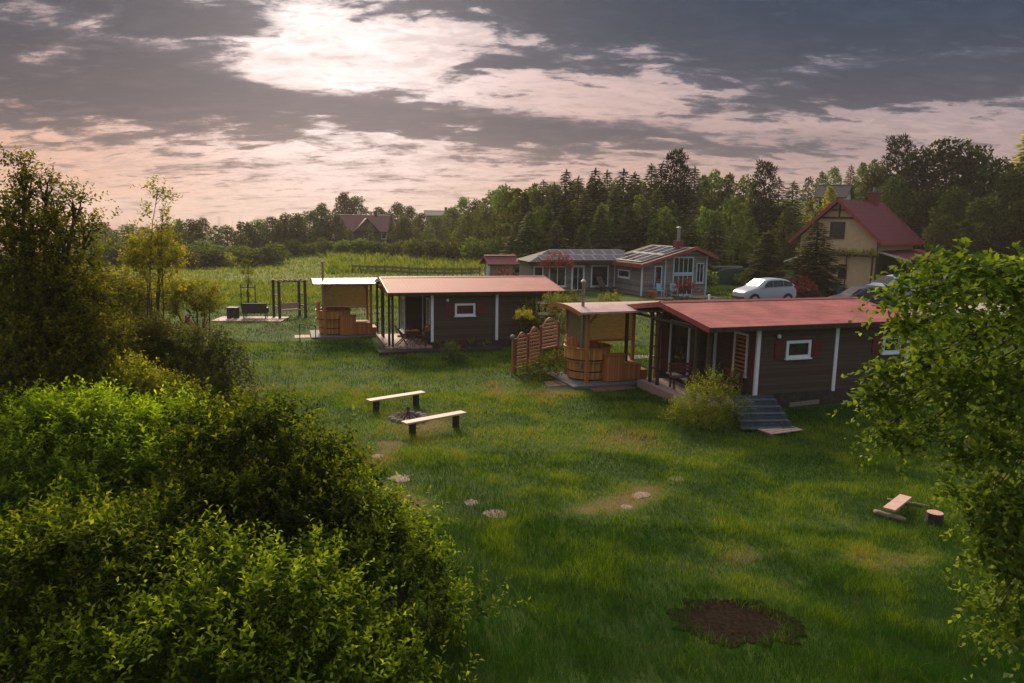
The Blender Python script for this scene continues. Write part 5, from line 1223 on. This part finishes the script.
# ------------------------------------------------------------------ grass
def inrect(x, y, o, rz, u0, u1, v0, v1):
    dx = x - o.x; dy = y - o.y; u = dx * math.cos(rz) + dy * math.sin(rz); v = -dx * math.sin(rz) + dy * math.cos(rz)
    return (u > u0) & (u < u1) & (v > v0) & (v < v1)
def blades(n, D0, D1, seed, hfun, wfun, half=.74, off=1.5, tonefun=None, xr=None):
    r = np.random.default_rng(seed); y = np.sqrt(r.uniform(D0 ** 2, D1 ** 2, n)); x = r.uniform(-1, 1, n) * (half * y + off)
    x = x + r.normal(size=n) * .04; k = np.ones(n, bool)
    k &= ~((y < 13) & (x < -4.2)); k &= ~((y < 20) & (x < -9))
    k &= ~inrect(x, y, NC, NA, 0, 9.1, .1, 6.4); k &= ~inrect(x, y, FC, FA, -.5, 9.1, -.85, 6.4)
    for P, A in ((P1, A_), (P2, A2_)): k &= ~inrect(x, y, P, A, -.8, 2.95, -.5, 2.3); k &= ~inrect(x, y, P, A, -1.75, 1.95, -1.05, .95)
    k &= ~inrect(x, y, GH, GA, -7.2, 6, -3, 9); k &= ~((np.abs(y - 47.2 - .1 * (x - 15)) < 3.0) & (x > 9))
    if xr: k &= (x / y > xr[0]) & (x / y < xr[1])
    sm = soilmask(x, y); k &= r.random(n) > sm * 2.4
    w_ = worn(x, y); k &= r.random(n) > w_ * .5
    x, y, w_ = x[k], y[k], w_[k]; n = len(x); z = terr(x, y) - .01
    nz = fbm(x, y, .9, 21); nz2 = fbm(x, y, 3.2, 22, 3)
    h = hfun(x, y, nz, nz2) * r.uniform(.55, 1.3, n) * (1 - .55 * w_); w = wfun(y) * r.uniform(.7, 1.3, n)
    a = r.uniform(0, 6.28, n); ln = r.normal(size=(n, 2)) * .45 * h[:, None]
    B = np.stack([x, y, z], 1); dx = np.stack([np.cos(a) * w, np.sin(a) * w, 0 * a], 1) * .5
    Md = B + np.stack([ln[:, 0] * .35, ln[:, 1] * .35, h * .6], 1); T = B + np.stack([ln[:, 0], ln[:, 1], h], 1)
    V = np.stack([B - dx, B + dx, Md + dx * .8, T, Md - dx * .8], 1)
    tone = np.clip(.24 + .30 * nz + .24 * nz2 + .22 * fbm(x, y, 1.9, 30, 3) + .16 * fbm(x, y, .35, 29, 3) + .17 * r.normal(size=n) + .75 * w_ - .16 * sstep(17, 11, y) + .16 * np.exp(-((x + 5) / 7) ** 2 - ((y - 29) / 8) ** 2) + .06 * sstep(30, 17, y) * sstep(9, 17, y), 0, 1) if tonefun is None else tonefun(x, y, nz, nz2, r, n)  # painted light: blades darker in the foreground, lighter on the middle and left lawn
    return V, tone
def grassmesh(name, parts, m):
    V = np.concatenate([p[0] for p in parts]); T = np.concatenate([p[1] for p in parts]); n = len(V)
    V = V.reshape(-1, 3); i = np.arange(n, dtype=np.int32)[:, None] * 5
    Fq = np.concatenate([i + np.array([[0, 1, 2, 4]]), i + np.array([[4, 2, 3, 3]])], 0)
    # triangles for tips: build as two meshes' worth of tris
    Ft = np.concatenate([i + np.array([[0, 1, 2]]), i + np.array([[0, 2, 4]]), i + np.array([[4, 2, 3]])], 0)
    o = npmesh(name, V, Ft, m, None, np.repeat(T, 5)); o['kind'] = 'stuff'; return o
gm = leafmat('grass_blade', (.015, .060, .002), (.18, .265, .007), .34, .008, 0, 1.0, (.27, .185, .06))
hf = lambda x, y, a, b: .07 + .05 * np.clip(a, -1, 1) + .07 * np.clip(b - .1, 0, 1) + .055 * sstep(17.5, 10.5, y) * (1 + .8 * b) + .0012 * y
wf = lambda y: .0085 * np.maximum(y / 13, .8)
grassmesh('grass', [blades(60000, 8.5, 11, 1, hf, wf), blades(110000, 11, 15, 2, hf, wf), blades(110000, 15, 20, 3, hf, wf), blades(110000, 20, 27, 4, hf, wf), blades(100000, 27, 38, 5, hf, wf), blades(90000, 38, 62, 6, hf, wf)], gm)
mm_ = leafmat('meadow_blade', (.08, .145, .014), (.38, .38, .07), .42, .01, 0)
tf = lambda x, y, a, b, r, n: np.clip(.25 + .3 * a + .25 * b + .2 * r.normal(size=n), 0, 1)
mh = lambda x, y, a, b: .28 + .2 * np.clip(a, -1, 1) + .15 * np.clip(b, 0, 1)
grassmesh('meadow_grass', [blades(60000, 54, 74, 11, mh, lambda y: .05 * y / 60, .62, 0, tf, (-.62, -.10)), blades(50000, 74, 130, 12, mh, lambda y: .06 * y / 60, .62, 0, tf, (-.62, .0)), blades(36000, 84, 125, 13, lambda x, y, a, b: .8 + .3 * a, lambda y: .09 * y / 60, .3, 0, tf, (-.25, .0))], mm_)

# ------------------------------------------------------------------ sun, sky, haze, camera
SUN_AZ, SUN_EL = R(-13.5), R(27)
S = Vector((math.sin(SUN_AZ) * math.cos(SUN_EL), math.cos(SUN_AZ) * math.cos(SUN_EL), math.sin(SUN_EL)))
sd = bpy.data.lights.new('sun', 'SUN'); sd.energy = SUN_E; sd.angle = R(SUN_ANG); sd.color = (1, .80, .58)
so = bpy.data.objects.new('sun', sd); C.objects.link(so); so.rotation_euler = S.to_track_quat('Z', 'Y').to_euler(); so.location = (0, 0, 40)
wd = bpy.data.worlds.new('World'); bpy.context.scene.world = wd; wd.use_nodes = True
nt = NT(wd.node_tree); bg = wd.node_tree.nodes['Background']; bg.inputs['Strength'].default_value = .1
sky = nt.new('ShaderNodeTexSky', sky_type='NISHITA'); sky.sun_disc = False; sky.sun_elevation = SUN_EL; sky.sun_rotation = SUN_AZ; sky.dust_density = 2.5; sky.air_density = 1.2
dirv = nt.new('ShaderNodeTexCoord').outputs['Generated']
sx = nt.new('ShaderNodeSeparateXYZ'); nt.l.new(dirv, sx.inputs[0])
dx_, dy_, dz_ = sx.outputs
az = nt.math('MULTIPLY', nt.math('ARCTAN2', dx_, dy_), 180 / math.pi)
el = nt.math('MULTIPLY', nt.math('ARCSINE', dz_), 180 / math.pi)
# clouds lie on a high layer: project the view direction onto it for the noise
inv = nt.math('DIVIDE', 1.0, nt.math('ADD', nt.math('MAXIMUM', dz_, 0), .20))
cv = nt.new('ShaderNodeCombineXYZ'); nt.put(cv.inputs[0], nt.math('MULTIPLY', dx_, inv)); nt.put(cv.inputs[1], nt.math('MULTIPLY', dy_, inv))
cl = nt.scale(cv.outputs[0], (.85, 1.5, 1))
nA = nt.noise(cl, 1.6, 7, .58, .4); nB = nt.noise(cl, 4.2, 8, .62, .35); nC = nt.noise(cl, 12.0, 6, .62, .3)
def pix_ae(px, py):
    d = ray(px, py); return math.degrees(math.atan2(d.x, d.y)), math.degrees(math.asin(d.z))
wob = nt.math('MULTIPLY', nt.math('SUBTRACT', nA, .5), 9.0); wob2 = nt.math('MULTIPLY', nt.math('SUBTRACT', nB, .5), 5.0)
azw = nt.math('ADD', az, nt.math('MULTIPLY', nt.math('ADD', wob, wob2), 1.6)); elw = nt.math('ADD', el, nt.math('MULTIPLY', nt.math('ADD', wob2, nt.math('MULTIPLY', wob, .3)), .55))
def blob(px, py, rx, ry, tilt, w):
    a0, e0 = pix_ae(px, py); k = 13.0; c, s_ = math.cos(R(tilt)), math.sin(R(tilt))
    da = nt.math('SUBTRACT', azw, a0); de = nt.math('SUBTRACT', elw, e0)
    u = nt.math('DIVIDE', nt.math('ADD', nt.math('MULTIPLY', da, c), nt.math('MULTIPLY', de, s_)), rx / k)
    v = nt.math('DIVIDE', nt.math('SUBTRACT', nt.math('MULTIPLY', de, c), nt.math('MULTIPLY', da, s_)), ry / k)
    q = nt.math('ADD', nt.math('MULTIPLY', u, u), nt.math('MULTIPLY', v, v))
    return nt.math('MULTIPLY', nt.math('POWER', 2.718, nt.math('MULTIPLY', q, -1.0)), w)
BLOBS = [(60, 45, 230, 60, 0, .85), (230, 20, 110, 35, 0, .45), (90, 100, 180, 26, 0, .7), (280, 105, 120, 18, -3, .55), (430, 118, 170, 19, -5, .9), (590, 134, 110, 11, -3, .8), (560, 18, 170, 26, -4, .75), (740, 40, 240, 38, -4, .85), (960, 40, 180, 60, -2, .75), (840, 95, 110, 18, 4, .5), (790, 150, 90, 8, 0, .5), (740, 103, 40, 8, 4, .4), (490, 63, 55, 7, 0, .5), (960, 90, 90, 14, 0, .4), (200, 172, 40, 5, 0, .3), (400, -60, 700, 40, 0, .6), (560, 158, 90, 8, 0, .35),
         (120, 38, 70, 7, 0, -.45), (40, 70, 60, 6, 0, -.35), (620, 50, 60, 7, 5, -.4), (900, 62, 90, 8, 0, -.5), (880, 120, 120, 9, 0, -.35), (345, 48, 85, 42, 20, -1.0), (300, 75, 60, 22, 0, -.5), (620, 95, 110, 16, 0, -.45), (950, 130, 60, 6, 0, -.3)]
dens = None
for q in BLOBS: dens = blob(*q) if dens is None else nt.math('ADD', dens, blob(*q))
dn = nt.math('ADD', dens, nt.math('ADD', nt.math('MULTIPLY', nt.math('SUBTRACT', nB, .5), 2.9), nt.math('MULTIPLY', nt.math('SUBTRACT', nC, .5), 1.5)))
cover = nt.smooth(dn, .02, .60); dark = nt.smooth(dn, .30, 1.0)
# glow of the veiled sun
vm = nt.new('ShaderNodeVectorMath', operation='DOT_PRODUCT'); nt.l.new(dirv, vm.inputs[0]); vm.inputs[1].default_value = ray(335, 45)
g1 = nt.math('POWER', nt.math('MAXIMUM', vm.outputs['Value'], 0), 14.0); g2 = nt.math('POWER', nt.math('MAXIMUM', vm.outputs['Value'], 0), 55.0)
up_ = nt.smooth(el, 0, 16); side = nt.smooth(az, -28, 34)
high = nt.mix(side, (.50, .36, .36), (.32, .29, .33)); low = nt.mix(side, (.68, .33, .175), (.28, .185, .185))
veil = nt.mix(up_, low, high)
veil = nt.mix(nt.math('MULTIPLY', g1, .5), veil, (.74, .54, .50)); veil = nt.mix(g2, veil, (1.0, .86, .84))
streak = nt.smooth(nt.math('ADD', nB, nt.math('MULTIPLY', nC, .4)), .55, .85)
veil = nt.mix(nt.math('MULTIPLY', streak, .40), veil, (.66, .47, .42)); veil = nt.mix(nt.math('MULTIPLY', nt.smooth(nt.math('ADD', nC, nt.math('MULTIPLY', nA, .5)), .80, .58), .35), veil, (.27, .205, .205))
cmid = nt.mix(up_, nt.mix(side, (.27, .165, .14), (.17, .135, .145)), nt.mix(side, (.052, .070, .108), (.046, .072, .122)))
cdk = nt.mix(up_, (.10, .08, .092), nt.mix(side, (.010, .024, .046), (.013, .033, .066)))
ccol = nt.mix(nt.math('MULTIPLY', dark, nt.smooth(nt.math('ADD', nt.math('MULTIPLY', nC, .4), nt.math('MULTIPLY', nB, .6)), .92, .44)), cmid, cdk)
ccol = nt.mix(nt.math('MULTIPLY', nt.math('ADD', nt.math('MULTIPLY', g1, .35), nt.math('MULTIPLY', g2, .5)), .26, clamp=True), ccol, (.60, .47, .46))
pic = nt.mix(cover, veil, ccol)
# unseen sky overhead and behind the viewer, brightened to light leaves and ground
back = nt.smooth(dy_, .35, -.35); zen = nt.smooth(el, 30, 60); bk = nt.math('MAXIMUM', back, zen)
nsky = nt.mix(1.0, sky.outputs[0], (.1, .1, .1), 'MULTIPLY')
opn = nt.mix(.75, nsky, nt.mix(nt.smooth(nA, .4, .65), (.20, .195, .21), (.30, .29, .30)))
zk = nt.math('MULTIPLY', nt.math('ADD', .55, nt.math('MULTIPLY', nt.smooth(el, 12, 60), 1.35)), BACK_K)
zc = nt.new('ShaderNodeCombineXYZ')
for i in range(3): nt.l.new(zk, zc.inputs[i])
opn = nt.mix(1.0, opn, zc.outputs[0], 'MULTIPLY')
tot = nt.mix(bk, nt.mix(.012, pic, nsky), opn)
tot = nt.mix(nt.smooth(el, -1, -4), tot, (.06, .06, .045))
nt.l.new(nt.mix(1.0, tot, (9.2, 9.2, 9.2), 'MULTIPLY'), bg.inputs['Color'])

if HAZE > 0:
    b = MB(); b.box(-1000, 1000, -100, 1600, -6, 34)
    hm = bpy.data.materials.new('haze'); hm.use_nodes = True; n2 = NT(hm.node_tree)
    for n in list(n2.n): n2.n.remove(n)
    o_ = n2.new('ShaderNodeOutputMaterial'); pv = n2.new('ShaderNodeVolumePrincipled'); pv.inputs['Color'].default_value = (.95, .90, .86, 1); pv.inputs['Density'].default_value = HAZE; pv.inputs['Anisotropy'].default_value = .15
    n2.l.new(pv.outputs[0], o_.inputs['Volume']); hz = b.build('haze', hm); hz['kind'] = 'stuff'

cam = bpy.data.cameras.new('camera'); co = bpy.data.objects.new('camera', cam); C.objects.link(co)
cam.sensor_width = 36; cam.lens = 36 * F / 1024; cam.clip_end = 5000; cam.clip_start = .1
Mx = Matrix((RT, UP, -FWD)).transposed().to_4x4(); Mx.translation = CAM; co.matrix_world = Mx
sc = bpy.context.scene; sc.camera = co
sc.view_settings.view_transform = 'Standard'; sc.view_settings.look = 'None'; sc.view_settings.exposure = EXPO; sc.view_settings.gamma = 1
sc.cycles.use_denoising = True; sc.cycles.max_bounces = 6; sc.cycles.diffuse_bounces = 3; sc.cycles.transmission_bounces = 4; sc.cycles.volume_bounces = 0
